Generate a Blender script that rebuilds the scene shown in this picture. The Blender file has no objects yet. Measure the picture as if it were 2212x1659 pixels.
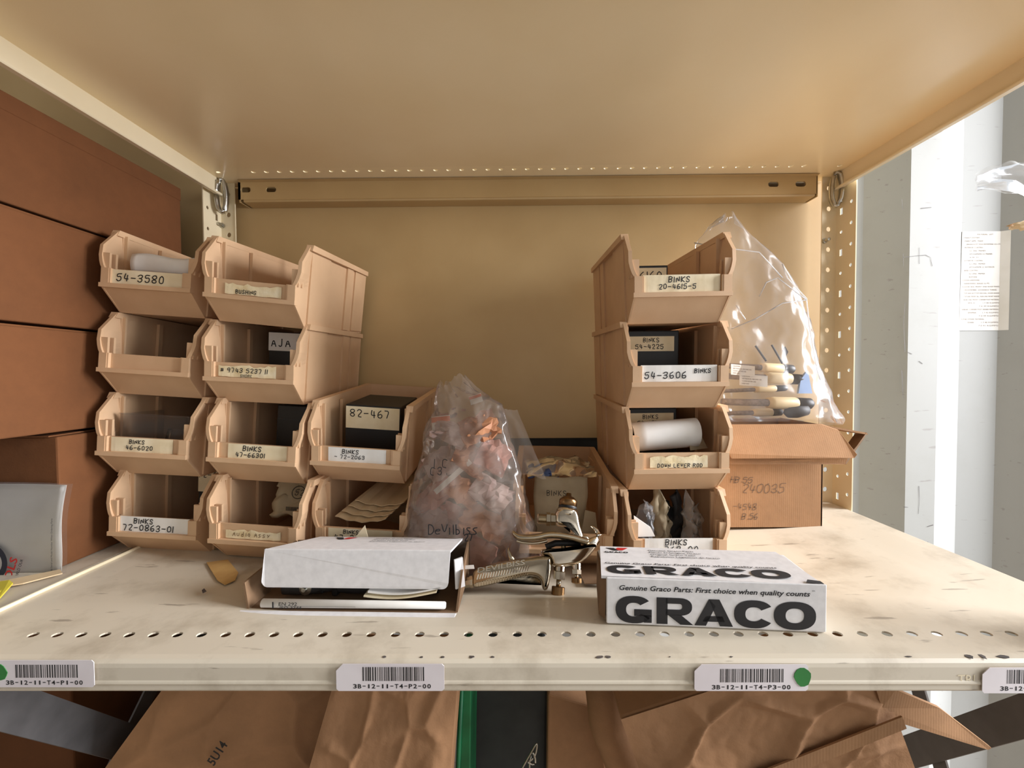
import bpy, math, random
from mathutils import Vector, Matrix, Euler, noise
U = 0.0254                      # the scene is laid out in inches
random.seed(7)
scn = bpy.context.scene
col = scn.collection
R_ = math.radians

# ------------------------------------------------------------------ camera
CAM = Vector((-1.0125, -16.2028, 10.6605)); FPX = 870.0
YAW, PITCH, ROLL = -.0084, -.0261, -.0067
_F = Vector((math.sin(YAW)*math.cos(PITCH), math.cos(YAW)*math.cos(PITCH), math.sin(PITCH)))
_R0 = Vector((math.cos(YAW), -math.sin(YAW), 0)); _U0 = _R0.cross(_F)
CR = math.cos(ROLL)*_R0 + math.sin(ROLL)*_U0
CU = -math.sin(ROLL)*_R0 + math.cos(ROLL)*_U0
CF = _F
cd = bpy.data.cameras.new('camera'); cam = bpy.data.objects.new('camera', cd); col.objects.link(cam)
cd.sensor_fit = 'HORIZONTAL'; cd.sensor_width = 36; cd.lens = 36*FPX/2212
cd.clip_start = .01; cd.clip_end = 100
m = Matrix((CR, CU, -CF)).transposed().to_4x4(); m.translation = CAM*U
cam.matrix_world = m
scn.camera = cam

# ------------------------------------------------------------------ light
W = bpy.data.worlds.new('sky'); scn.world = W; W.use_nodes = True
bg = W.node_tree.nodes['Background']; bg.inputs[0].default_value = (.86, .93, 1, 1); bg.inputs[1].default_value = .6

def area(name, loc, target, sx, sy, power, color):
    l = bpy.data.lights.new(name, 'AREA'); l.shape = 'RECTANGLE'; l.size = sx*U; l.size_y = sy*U
    l.energy = power; l.color = color
    o = bpy.data.objects.new(name, l); col.objects.link(o)
    o.location = Vector(loc)*U
    o.rotation_euler = (Vector(target)-Vector(loc)).to_track_quat('-Z', 'Y').to_euler()
    return o
# daylight through the open container doors at the right-hand end of the aisle
area('doorway_daylight', (150, -14, 46), (0, 0, 6), 60, 96, 390, (.98, .985, 1.02))
scn.view_settings.view_transform = 'Standard'; scn.view_settings.look = 'None'
scn.view_settings.gamma = 1; scn.view_settings.use_curve_mapping = False
scn.view_settings.exposure = .47
scn.cycles.max_bounces = 12; scn.cycles.diffuse_bounces = 8; scn.cycles.transparent_max_bounces = 16

# ------------------------------------------------------------------ materials
def nt(name):
    mt = bpy.data.materials.new(name); mt.use_nodes = True
    t = mt.node_tree; b = t.nodes['Principled BSDF']
    return mt, t, b
def srgb(c):
    return tuple(((v/255)/12.92 if v/255 <= .04045 else ((v/255+.055)/1.055)**2.4) for v in c) + (1,)
def mat(name, c, c2=None, rough=.55, metal=0, scale=8, detail=4, bump=0, bscale=60, spec=.5, stretch=None, mix=(.35, .7)):
    mt, t, b = nt(name)
    b.inputs['Roughness'].default_value = rough; b.inputs['Metallic'].default_value = metal
    b.inputs['Specular IOR Level'].default_value = spec
    tc = t.nodes.new('ShaderNodeTexCoord'); mp = t.nodes.new('ShaderNodeMapping')
    t.links.new(tc.outputs['Object'], mp.inputs[0])
    k = 1/U/10
    if stretch: mp.inputs['Scale'].default_value = tuple(k*s for s in stretch)
    else: mp.inputs['Scale'].default_value = (k, k, k)
    n = t.nodes.new('ShaderNodeTexNoise'); n.inputs['Scale'].default_value = scale; n.inputs['Detail'].default_value = detail
    t.links.new(mp.outputs[0], n.inputs['Vector'])
    r = t.nodes.new('ShaderNodeValToRGB')
    r.color_ramp.elements[0].position = mix[0]; r.color_ramp.elements[1].position = mix[1]
    r.color_ramp.elements[0].color = srgb(c); r.color_ramp.elements[1].color = srgb(c2 or tuple(v*.93 for v in c))
    t.links.new(n.outputs['Fac'], r.inputs[0]); t.links.new(r.outputs[0], b.inputs['Base Color'])
    if bump:
        n2 = t.nodes.new('ShaderNodeTexNoise'); n2.inputs['Scale'].default_value = bscale; n2.inputs['Detail'].default_value = 3
        t.links.new(mp.outputs[0], n2.inputs['Vector'])
        bp = t.nodes.new('ShaderNodeBump'); bp.inputs['Strength'].default_value = bump; bp.inputs['Distance'].default_value = .002
        t.links.new(n2.outputs['Fac'], bp.inputs['Height']); t.links.new(bp.outputs[0], b.inputs['Normal'])
    return mt

def scuffed(name, base, dirt, scratch, rough, amount=.5, sc=3.0):
    """painted steel with grime clouds and thin scratches"""
    mt, t, b = nt(name); N = t.nodes.new; L = t.links.new
    b.inputs['Roughness'].default_value = rough
    tc = N('ShaderNodeTexCoord'); mp = N('ShaderNodeMapping'); k = 1/U/10
    mp.inputs['Scale'].default_value = (k, k, k); L(tc.outputs['Object'], mp.inputs[0])
    n1 = N('ShaderNodeTexNoise'); n1.inputs['Scale'].default_value = sc; n1.inputs['Detail'].default_value = 8; n1.inputs['Roughness'].default_value = .65
    L(mp.outputs[0], n1.inputs['Vector'])
    r1 = N('ShaderNodeValToRGB'); r1.color_ramp.elements[0].position = .5; r1.color_ramp.elements[1].position = .78
    L(n1.outputs['Fac'], r1.inputs[0])
    mp2 = N('ShaderNodeMapping'); mp2.inputs['Scale'].default_value = (k*1.2, k*9, k*9); mp2.inputs['Rotation'].default_value = (0, 0, .5)
    L(tc.outputs['Object'], mp2.inputs[0])
    n2 = N('ShaderNodeTexNoise'); n2.inputs['Scale'].default_value = 3.2; n2.inputs['Detail'].default_value = 6; L(mp2.outputs[0], n2.inputs['Vector'])
    r2 = N('ShaderNodeValToRGB'); r2.color_ramp.elements[0].position = .665; r2.color_ramp.elements[1].position = .7
    L(n2.outputs['Fac'], r2.inputs[0])
    m1 = N('ShaderNodeMath'); m1.operation = 'MULTIPLY'; m1.inputs[1].default_value = amount; L(r1.outputs[0], m1.inputs[0])
    a = N('ShaderNodeMix'); a.data_type = 'RGBA'; a.inputs[6].default_value = srgb(base); a.inputs[7].default_value = srgb(dirt); L(m1.outputs[0], a.inputs[0])
    m2 = N('ShaderNodeMath'); m2.operation = 'MULTIPLY'; m2.inputs[1].default_value = amount*.7; L(r2.outputs[0], m2.inputs[0])
    c = N('ShaderNodeMix'); c.data_type = 'RGBA'; L(a.outputs[2], c.inputs[6]); c.inputs[7].default_value = srgb(scratch); L(m2.outputs[0], c.inputs[0])
    L(c.outputs[2], b.inputs['Base Color'])
    return mt

def cardboard(name, c, rough=.85, flute=0.0, wr=.3):
    mt, t, b = nt(name); N = t.nodes.new; L = t.links.new
    b.inputs['Roughness'].default_value = rough; b.inputs['Specular IOR Level'].default_value = .2
    tc = N('ShaderNodeTexCoord'); mp = N('ShaderNodeMapping'); k = 1/U/10
    mp.inputs['Scale'].default_value = (k, k, k); L(tc.outputs['Object'], mp.inputs[0])
    n = N('ShaderNodeTexNoise'); n.inputs['Scale'].default_value = 2.5; n.inputs['Detail'].default_value = 9; n.inputs['Roughness'].default_value = .7
    L(mp.outputs[0], n.inputs['Vector'])
    r = N('ShaderNodeValToRGB'); r.color_ramp.elements[0].position = .3; r.color_ramp.elements[1].position = .75
    r.color_ramp.elements[0].color = srgb(tuple(v*1.05 for v in c)); r.color_ramp.elements[1].color = srgb(tuple(v*.88 for v in c))
    L(n.outputs['Fac'], r.inputs[0]); L(r.outputs[0], b.inputs['Base Color'])
    w = N('ShaderNodeTexWave'); w.inputs['Scale'].default_value = 22; w.bands_direction = 'X'; w.inputs['Distortion'].default_value = .6
    L(mp.outputs[0], w.inputs['Vector'])
    ad = N('ShaderNodeMath'); ad.operation = 'MULTIPLY_ADD'; ad.inputs[1].default_value = flute
    L(w.outputs['Fac'], ad.inputs[0]); L(n.outputs['Fac'], ad.inputs[2])
    bp = N('ShaderNodeBump'); bp.inputs['Strength'].default_value = wr; bp.inputs['Distance'].default_value = .003
    L(ad.outputs[0], bp.inputs['Height']); L(bp.outputs[0], b.inputs['Normal'])
    return mt

def plastic(name, tint, haze, hazecol, gloss=.2, rough=.1, bump=.5, bscale=6, fold=.3):
    """thin clear film: mostly see-through, a little milky, glossy on its creases"""
    mt = bpy.data.materials.new(name); mt.use_nodes = True; t = mt.node_tree; t.nodes.clear(); N = t.nodes.new; L = t.links.new
    out = N('ShaderNodeOutputMaterial'); tr = N('ShaderNodeBsdfTransparent'); tr.inputs[0].default_value = tint
    df = N('ShaderNodeBsdfDiffuse'); df.inputs[0].default_value = srgb(hazecol)
    tl = N('ShaderNodeBsdfTranslucent'); tl.inputs[0].default_value = srgb(hazecol)
    gl = N('ShaderNodeBsdfGlossy'); gl.inputs['Roughness'].default_value = rough; gl.inputs[0].default_value = (1, 1, 1, 1)
    tc = N('ShaderNodeTexCoord'); mp = N('ShaderNodeMapping'); k = 1/U/10; mp.inputs['Scale'].default_value = (k, k, k)
    L(tc.outputs['Object'], mp.inputs[0])
    n = N('ShaderNodeTexNoise'); n.inputs['Scale'].default_value = bscale; n.inputs['Detail'].default_value = 4; n.noise_type = 'RIDGED_MULTIFRACTAL'
    L(mp.outputs[0], n.inputs['Vector'])
    bp = N('ShaderNodeBump'); bp.inputs['Strength'].default_value = bump; bp.inputs['Distance'].default_value = .01; L(n.outputs['Fac'], bp.inputs['Height'])
    L(bp.outputs[0], gl.inputs['Normal'])
    lw = N('ShaderNodeLayerWeight'); lw.inputs[0].default_value = gloss; L(bp.outputs[0], lw.inputs['Normal'])
    dm = N('ShaderNodeMixShader'); dm.inputs[0].default_value = .5; L(df.outputs[0], dm.inputs[1]); L(tl.outputs[0], dm.inputs[2])
    rp = N('ShaderNodeMapRange'); rp.inputs[1].default_value = 1.3; rp.inputs[2].default_value = 2.1; rp.inputs[3].default_value = haze; rp.inputs[4].default_value = min(1, haze+fold); L(n.outputs['Fac'], rp.inputs[0])
    m1 = N('ShaderNodeMixShader'); L(rp.outputs[0], m1.inputs[0]); L(tr.outputs[0], m1.inputs[1]); L(dm.outputs[0], m1.inputs[2])
    m2 = N('ShaderNodeMixShader'); L(lw.outputs['Fresnel'], m2.inputs[0]); L(m1.outputs[0], m2.inputs[1]); L(gl.outputs[0], m2.inputs[2])
    L(m2.outputs[0], out.inputs[0])
    return mt

M = dict(
    shelf=scuffed('shelf_paint', (206, 196, 177), (156, 143, 122), (116, 104, 90), .42, .8),
    shelf_clean=mat('shelf_paint_clean', (231, 218, 188), (222, 208, 176), rough=.36, scale=2),
    shelf_up=mat('upper_shelf_paint', (250, 233, 196), (244, 225, 184), rough=.24, scale=1.2, detail=6),
    panel=mat('panel_paint', (192, 164, 117), (182, 153, 106), rough=.45, scale=1.5, detail=6),
    chip=mat('bare_dark_steel', (62, 56, 54), (90, 82, 78), rough=.6),
    bin=mat('bin_plastic', (208, 173, 137), (199, 163, 127), rough=.5, scale=5, bump=.05, bscale=200),
    wall=scuffed('container_paint', (162, 163, 160), (148, 147, 140), (110, 100, 92), .6, .5, 1.6),
    room=mat('container_inside_paint', (172, 170, 165), (160, 158, 153), rough=.7, scale=1),
    floor=mat('plywood_floor', (120, 98, 74), (96, 78, 60), rough=.8, scale=3),
    card=cardboard('kraft_cardboard', (168, 128, 94)),
    card_left=cardboard('brown_carton', (110, 70, 42)),
    card_right=cardboard('light_kraft', (160, 122, 88), flute=.06),
    card_old=cardboard('creased_cardboard', (166, 126, 92), wr=.8),
    card_in=cardboard('carton_inside', (124, 98, 74)),
    white_card=mat('white_carton', (224, 222, 222), (212, 210, 210), rough=.6, scale=30),
    paper=mat('white_paper', (236, 234, 230), (222, 219, 212), rough=.8, scale=4, bump=.4, bscale=6),
    paper_y=mat('aged_paper', (238, 226, 196), (222, 204, 166), rough=.8, scale=6, bump=.4, bscale=8),
    paper_t=mat('torn_glue_paper', (226, 206, 162), (238, 226, 196), rough=.85, scale=14, bump=.5, bscale=18),
    tape=mat('masking_tape', (206, 168, 106), (186, 146, 88), rough=.7, scale=8),
    kraft=mat('kraft_paper', (176, 160, 132), (150, 134, 108), rough=.8, scale=5, bump=.5, bscale=5),
    tan=mat('tan_envelope', (214, 190, 152), (200, 174, 136), rough=.8, scale=5),
    ink=mat('black_ink', (24, 22, 24), (32, 30, 32), rough=.7),
    ink_faint=mat('faded_ink', (120, 96, 66), (140, 112, 80), rough=.8),
    ink_grey=mat('pencil_ink', (92, 72, 56), (110, 86, 66), rough=.8),
    red=mat('red_ink', (200, 40, 34), (190, 34, 30), rough=.6),
    orange=mat('orange_print', (220, 110, 60), (205, 96, 50), rough=.6),
    navy=mat('navy_ink', (28, 30, 44), (34, 36, 50), rough=.6),
    black=mat('black_plastic', (16, 16, 18), (24, 24, 26), rough=.5),
    dark=mat('dark_grey_plastic', (38, 38, 40), (52, 52, 54), rough=.6),
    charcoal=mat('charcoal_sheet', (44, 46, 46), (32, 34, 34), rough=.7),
    grey=mat('grey_strap_steel', (128, 128, 130), (112, 112, 114), rough=.45, metal=.4),
    strap=mat('dark_strap_steel', (92, 84, 78), (80, 72, 66), rough=.5, metal=.3),
    zinc=mat('zinc_plate', (200, 198, 190), (170, 168, 160), rough=.28, metal=1, scale=12),
    chrome=mat('polished_nickel', (222, 212, 196), (214, 204, 186), rough=.13, metal=1, scale=6),
    satin=mat('satin_nickel', (208, 196, 174), (188, 176, 156), rough=.2, metal=1, scale=10),
    bronze=mat('bronze_cap', (150, 116, 78), (120, 92, 62), rough=.3, metal=1, scale=10),
    white_plastic=mat('white_plastic', (232, 230, 226), rough=.45),
    label=mat('label_stock', (226, 220, 222), (214, 206, 208), rough=.5, scale=4),
    green=mat('green_dot', (40, 122, 52), (34, 108, 46), rough=.6),
    green_tub=mat('green_plastic', (18, 120, 74), (14, 100, 60), rough=.4),
    yellow=mat('yellow_card', (222, 206, 70), (206, 190, 60), rough=.6),
    bristle=mat('grey_bristles', (120, 112, 108), (150, 142, 138), rough=.8, scale=40),
    cream=mat('cream_plastic', (226, 204, 160), (214, 190, 146), rough=.4),
    pale_blue=mat('pale_blue_cloth', (150, 178, 222), (170, 194, 230), rough=.7),
    blue=mat('blue_poly', (70, 92, 140), (54, 74, 120), rough=.4),
    pink=mat('pinkish_parts', (206, 150, 134), (182, 122, 110), rough=.6, scale=10),
    rust=mat('orange_brown_parts', (206, 148, 108), (182, 120, 86), rough=.6, scale=10),
    mauve=mat('mauve_parts', (186, 160, 156), (204, 180, 172), rough=.6, scale=10),
    film=plastic('clear_film', (.97, .97, .97, 1), .12, (240, 240, 244), .16, .2, .3, 6),
    film_hazy=plastic('hazy_film', (.97, .95, .93, 1), .3, (228, 214, 200), .3, .16, .35, 7, .4),
    crease=plastic('film_fold', (.97, .97, .97, 1), .6, (246, 246, 248), .4, .1, .2, 9),
    clear=plastic('clear_cup', (.93, .93, .93, 1), .04, (230, 230, 230), .18, .08, .05, 3, 0),
)

# ------------------------------------------------------------------ helpers
def ray(px, py): return CF + CR*((px-1106)/FPX) + CU*((829.5-py)/FPX)
def at(px, py, y): d = ray(px, py); return CAM + d*((y-CAM.y)/d.y)
def atz(px, py, z): d = ray(px, py); return CAM + d*((z-CAM.z)/d.z)
def atx(px, py, x): d = ray(px, py); return CAM + d*((x-CAM.x)/d.x)
def onplane(px, py, o, n): d = ray(px, py); return CAM + d*((o-CAM).dot(n)/d.dot(n))

def lerp_tab(tab, x):
    if x <= tab[0][0]: return tab[0][1]
    for (a, b), (c, d) in zip(tab, tab[1:]):
        if x <= c:
            t = (x-a)/(c-a); t = t*t*(3-2*t)*.35 + t*.65
            return b+(d-b)*t
    return tab[-1][1]
SX = [(-24.5, 0), (-22.6, -.15), (-16, -.42), (-10, -.7), (-3, -.92), (3, -1.0), (9, -.95), (16, -.6), (21, -.25), (24.5, 0)]
SY = [(.6, 0), (2.5, .25), (5, .8), (7.5, 1), (10, .95), (13, .6), (16.5, .1)]
def sag(x, y):                     # the loaded steel deck has dished in the middle
    return lerp_tab(SX, x)*lerp_tab(SY, y)

class MB:
    def __init__(s): s.v = []; s.f = []
    def add(s, vs, fs):
        n = len(s.v); s.v += [Vector(v) for v in vs]; s.f += [tuple(i+n for i in f) for f in fs]; return s
    def box(s, x0, x1, y0, y1, z0, z1, M4=None):
        vs = [Vector((x, y, z)) for z in (z0, z1) for y in (y0, y1) for x in (x0, x1)]
        if M4: vs = [M4 @ v for v in vs]
        return s.add(vs, [(0, 2, 3, 1), (4, 5, 7, 6), (0, 1, 5, 4), (2, 6, 7, 3), (0, 4, 6, 2), (1, 3, 7, 5)])
    def hexa(s, a, b):             # two quads (bottom loop, top loop) -> solid
        return s.add(list(a)+list(b), [(3, 2, 1, 0), (4, 5, 6, 7), (0, 1, 5, 4), (1, 2, 6, 5), (2, 3, 7, 6), (3, 0, 4, 7)])
    def slab(s, poly, n):          # polygon thickened along vector n
        k = len(poly); poly = [Vector(p) for p in poly]; n = Vector(n)
        fs = [tuple(range(k)), tuple(range(2*k-1, k-1, -1))] + [(i, i+k, (i+1) % k+k, (i+1) % k) for i in range(k)]
        return s.add(poly+[p+n for p in poly], fs)
    def tube(s, pts, r, seg=8, flat=1.0, up=None):
        pts = [Vector(p) for p in pts]; n = len(pts); rr = r if isinstance(r, (list, tuple)) else [r]*n
        vs = []
        for i, p in enumerate(pts):
            d = (pts[min(i+1, n-1)]-pts[max(i-1, 0)]).normalized()
            a = Vector(up) if up else (Vector((0, 0, 1)) if abs(d.z) < .9 else Vector((1, 0, 0)))
            b = d.cross(a).normalized(); c = b.cross(d).normalized()
            for k in range(seg):
                t = 2*math.pi*k/seg; vs.append(p+(b*math.cos(t)*flat+c*math.sin(t))*rr[i])
        fs = [(i*seg+k, i*seg+(k+1) % seg, (i+1)*seg+(k+1) % seg, (i+1)*seg+k) for i in range(n-1) for k in range(seg)]
        fs += [tuple(range(seg-1, -1, -1)), tuple(range((n-1)*seg, n*seg))]
        return s.add(vs, fs)
    def lathe(s, prof, o, ax, seg=16):   # prof: (distance along axis, radius)
        o = Vector(o); ax = Vector(ax).normalized()
        return s.tube_prof([(o+ax*d, r) for d, r in prof], ax, seg)
    def tube_prof(s, pr, ax, seg):
        a = Vector((0, 0, 1)) if abs(ax.z) < .9 else Vector((1, 0, 0)); b = ax.cross(a).normalized(); c = b.cross(ax)
        vs = [p+(b*math.cos(2*math.pi*k/seg)+c*math.sin(2*math.pi*k/seg))*r for p, r in pr for k in range(seg)]
        n = len(pr)
        fs = [(i*seg+k, i*seg+(k+1) % seg, (i+1)*seg+(k+1) % seg, (i+1)*seg+k) for i in range(n-1) for k in range(seg)]
        fs += [tuple(range(seg-1, -1, -1)), tuple(range((n-1)*seg, n*seg))]
        return s.add(vs, fs)
    def grid(s, fn, nu, nv, closed_u=False):
        vs = [fn(i/(nu if closed_u else nu-1), j/(nv-1)) for j in range(nv) for i in range(nu)]
        fs = []
        for j in range(nv-1):
            for i in range(nu if closed_u else nu-1):
                k = (i+1) % nu
                fs.append((j*nu+i, j*nu+k, (j+1)*nu+k, (j+1)*nu+i))
        return s.add(vs, fs)
    def holed(s, o, eu, ev, u0, u1, v0, v1, holes, dep, seg=12):
        """flat plate cell by cell along u; holes = {(cell u0,u1): (cu,cv,ru,rv,kind)}"""
        o, eu, ev, dep = Vector(o), Vector(eu), Vector(ev), Vector(dep)
        P = lambda u, v: o+eu*u+ev*v
        for (a, b, c, d, h) in holes:
            if h is None:
                s.add([P(a, c), P(b, c), P(b, d), P(a, d)], [(0, 1, 2, 3)]); continue
            cu, cv, ru, rv, kind = h; ring = []; outer = []
            n = 4 if kind == 'rect' else seg
            for k in range(n):
                t = 2*math.pi*(k+.5)/n
                ct, st = math.cos(t), math.sin(t)
                if kind == 'rect': ct, st = (1 if ct > 0 else -1), (1 if st > 0 else -1)
                if kind == 'slot':
                    ring.append((cu+(ru-rv)*(1 if ct > 0 else -1)+rv*ct, cv+rv*st))
                else: ring.append((cu+ru*ct, cv+rv*st))
                hu, hv = ((b-cu) if ct > 0 else (cu-a)), ((d-cv) if st > 0 else (cv-c))
                q = min(hu/max(abs(ct), 1e-6), hv/max(abs(st), 1e-6))
                if kind == 'rect': outer.append((cu+hu*ct, cv+hv*st))
                else: outer.append((cu+q*ct, cv+q*st))
            n0 = [P(*q) for q in outer]+[P(*q) for q in ring]+[P(*q)+dep for q in ring]
            fs = [(k, (k+1) % n, (k+1) % n+n, k+n) for k in range(n)]+[(k+n, (k+1) % n+n, (k+1) % n+2*n, k+2*n) for k in range(n)]
            base = len(s.v); s.add(n0, fs)
            if kind != 'rect':      # fill the four corners of the cell
                cs = [(b, d), (a, d), (a, c), (b, c)]
                for q, cn in enumerate(cs):
                    ks = [k for k in range(n) if int(((k+.5)/n)*4) == q]
                    k1, k2 = None, None
                    for k in range(n):
                        k2_ = (k+1) % n
                        e1, e2 = outer[k], outer[k2_]
                        if (abs(e1[0]-e2[0]) > 1e-6 and abs(e1[1]-e2[1]) > 1e-6):
                            if abs(e1[0]-cn[0]) < 1e-6 and abs(e2[1]-cn[1]) < 1e-6 or abs(e1[1]-cn[1]) < 1e-6 and abs(e2[0]-cn[0]) < 1e-6:
                                s.add([P(*e1), P(*cn), P(*e2)], [(0, 1, 2)])
        return s
    def build(s, name, mt, parent=None, smooth=False, origin=None, bevel=0, sub=0, solid=0, rnd=0):
        o0 = Vector(origin) if origin is not None else None
        if o0 is None:
            if parent is not None and parent.get('_w'): o0 = Vector(parent['_w'])
            elif parent is None:
                xs = [v.x for v in s.v]; ys = [v.y for v in s.v]; zs = [v.z for v in s.v]
                o0 = Vector(((min(xs)+max(xs))/2, (min(ys)+max(ys))/2, min(zs)))
            else: o0 = Vector((0, 0, 0))
        me = bpy.data.meshes.new(name); me.from_pydata([(v-o0)*U for v in s.v], [], s.f); me.update()
        import bmesh
        b = bmesh.new(); b.from_mesh(me)
        if smooth: bmesh.ops.remove_doubles(b, verts=b.verts, dist=1e-6)
        bmesh.ops.recalc_face_normals(b, faces=b.faces); b.to_mesh(me); b.free()
        o = bpy.data.objects.new(name, me); col.objects.link(o)
        me.materials.append(mt)
        if parent is not None: o.parent = parent
        else: o.location = o0*U
        if smooth:
            for p in me.polygons: p.use_smooth = True
        if solid:
            md = o.modifiers.new('thickness', 'SOLIDIFY'); md.thickness = solid*U; md.offset = 0
        if bevel:
            md = o.modifiers.new('edges', 'BEVEL'); md.width = bevel*U; md.segments = 2; md.limit_method = 'ANGLE'; md.angle_limit = R_(40)
        if rnd:
            md = o.modifiers.new('rounding', 'BEVEL'); md.width = rnd*U; md.segments = 5; md.limit_method = 'ANGLE'; md.angle_limit = R_(50)
            for p in me.polygons: p.use_smooth = True
            md = o.modifiers.new('normals', 'WEIGHTED_NORMAL'); md.keep_sharp = False
        if sub:
            md = o.modifiers.new('smooth', 'SUBSURF'); md.levels = sub; md.render_levels = sub
        return o

def tag(o, label, cat, group=None, kind=None):
    if label: o['label'] = label
    if cat: o['category'] = cat
    if group: o['group'] = group
    if kind: o['kind'] = kind
    return o
def thing(name, label, cat, base, rot=None, group=None):
    """Empty at the base. Without rot its parts are built in world inches; with rot they are built in local inches."""
    o = bpy.data.objects.new(name, None); col.objects.link(o); o.empty_display_size = .02
    o.location = Vector(base)*U
    if rot is not None: o.rotation_euler = rot
    else: o['_w'] = tuple(base)
    return tag(o, label, cat, group)
def struct(o): o['kind'] = 'structure'; return o

# ---- handwriting: single-stroke letters on a 4 x 6 grid
GL = {'0': '26050120414526', '1': '0600', '2': '05163645440040', '3': '051636453313 3342301001', '4': '160242 3530',
      '5': '460603344341301001', '6': '360401103041423302', '7': '064620', '8': '230405163645442302011030414223',
      '9': '443313040516364530', '-': '0343', '#': '1115 3135 0242 0444', 'A': '002640 1232', 'B': '0006 0636454403 0333423000',
      'D': '0006 062644422000', 'E': '46060040 0333', 'G': '45361605011030414323', 'H': '0006 4046 0343', 'I': '0600', 'J': '3631201001',
      'K': '0006 460340', 'L': '060040', 'N': '00064046', 'O': '26050120414526', 'R': '0006 0636454403 2340', 'S': '45361605133341301001',
      'U': '060110304146', 'V': '062046', 'W': '0610243046', 'M': '0006234640', 'P': '0006 0636454403', 'T': '0646 2620', 'Y': '062346 2320',
      'e': '0242331302011030', 'l': '1610', 'i': '1014', 's': '341403312000', 'b': '0600 0323312000', 'o': '24140211303324', 'u': '0401103034',
      'd': '3630 30100113 1333', 'y': '0422 4410', 'C': '45361605011030 41', '.': '2021'}
def chaikin(p, n=2):
    for _ in range(n):
        if len(p) < 3: return p
        q = [p[0]]
        for a, b in zip(p, p[1:]): q += [a*.75+b*.25, a*.25+b*.75]
        p = q+[p[-1]]
    return p
def write(mb, text, o, eu, ev, h, lw, adv=1.12, jit=.2, seed=1, slant=0):
    """ink strokes of a marker on the plane (o, eu, ev)"""
    rnd = random.Random(seed); o, eu, ev = Vector(o), Vector(eu), Vector(ev); x = 0; sc = h/6; lw *= .82
    for ch in text:
        if ch == ' ': x += 3*sc*adv; continue
        j = lambda: rnd.uniform(-jit, jit)
        dy = rnd.uniform(-jit, jit)*sc
        for st in GL.get(ch, GL['-']).split():
            p = [Vector(((int(st[i])+j())*sc*.85, (int(st[i+1])+j())*sc, 0)) for i in range(0, len(st)-1, 2)]
            p = chaikin(p)
            vs = []
            for i, q in enumerate(p):
                d = (p[min(i+1, len(p)-1)]-p[max(i-1, 0)])
                d = d.normalized() if d.length > 1e-9 else Vector((1, 0, 0)); nn = Vector((-d.y, d.x, 0))
                e = d*(lw*.4)*(-1 if i == 0 else 1 if i == len(p)-1 else 0)
                for sgn in (-1, 1):
                    k = q+e+nn*(sgn*lw/2)
                    vs.append(o+eu*(x+k.x+slant*k.y)+ev*(k.y+dy))
            mb.add(vs, [(2*i, 2*i+1, 2*i+3, 2*i+2) for i in range(len(p)-1)])
        x += (2.3 if ch in '1I' else 3 if ch in 'li.' else 5.2)*sc*adv
    return x
def wtext(text, h, adv=1.12): return sum((3 if c == ' ' else 2.3 if c in '1I' else 3 if c in 'li.' else 5.2) for c in text)*h/6*adv

# ---- printed type (built-in font turned into flat meshes)
def type_mb(mb, text, o, eu, ev, h, width=None, bold=0, shear=0, spacing=1.0, mono=False, align='L'):
    cu = bpy.data.curves.new('type', 'FONT'); cu.size = 1; cu.offset = bold; cu.shear = shear; cu.space_character = spacing; cu.resolution_u = 2
    cu.body = text; ob = bpy.data.objects.new('type', cu); col.objects.link(ob)
    dg = bpy.context.evaluated_depsgraph_get(); me = bpy.data.meshes.new_from_object(ob.evaluated_get(dg))
    o, eu, ev = Vector(o), Vector(eu), Vector(ev)
    xs = [v.co.x for v in me.vertices]
    if xs:
        x0, x1 = min(xs), max(xs); k = h/.72; kx = (width/(x1-x0)) if width else k
        off = 0 if align == 'L' else (x1-x0)*kx/2
        mb.add([o+eu*((v.co.x-x0)*kx-off)+ev*(v.co.y*k) for v in me.vertices], [tuple(p.vertices) for p in me.polygons])
    bpy.data.objects.remove(ob); bpy.data.curves.remove(cu); bpy.data.meshes.remove(me)

def cardstack(o): return o
# ================================================================== THE PLACE
# ---- shipping container shell
def corrugated(x0, x1, yn, yf, z0, z1, phase):
    mb = MB(); per = 11.8; prof = [(0, yf), (2.7, yn), (5.2, yn), (8.5, yf), (11.8, yf)]
    x = phase-per*math.ceil((phase-x0)/per); pts = []
    while x < x1:
        for dx, y in prof[:-1]: pts.append((x+dx, y))
        x += per
    n = len(pts)
    vs = [(p[0], p[1], z) for z in (z0, z1) for p in pts]+[(p[0], yf+.4, z) for z in (z0, z1) for p in pts]
    fs = [(i, i+1, n+i+1, n+i) for i in range(n-1)]+[(2*n+i+1, 2*n+i, 3*n+i, 3*n+i+1) for i in range(n-1)]
    fs += [(n+i, n+i+1, 3*n+i+1, 3*n+i) for i in range(n-1)]
    return mb.add(vs, fs)
wb = struct(corrugated(-100, 84, 18.0, 19.4, -52, 50, 29.3).build('wall_back', M['wall']))
struct(MB().box(-100, 84, -76, -74.5, -52, 50).build('wall_front', M['room']))
struct(MB().box(-101.5, -100, -76, 20, -52, 50).build('wall_left', M['room']))
struct(MB().box(-101.5, 84, -76, 20, -53, -52).build('floor', M['floor']))
struct(MB().box(-101.5, 60, -76, 20, 50, 51).build('ceiling', M['room']))

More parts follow.
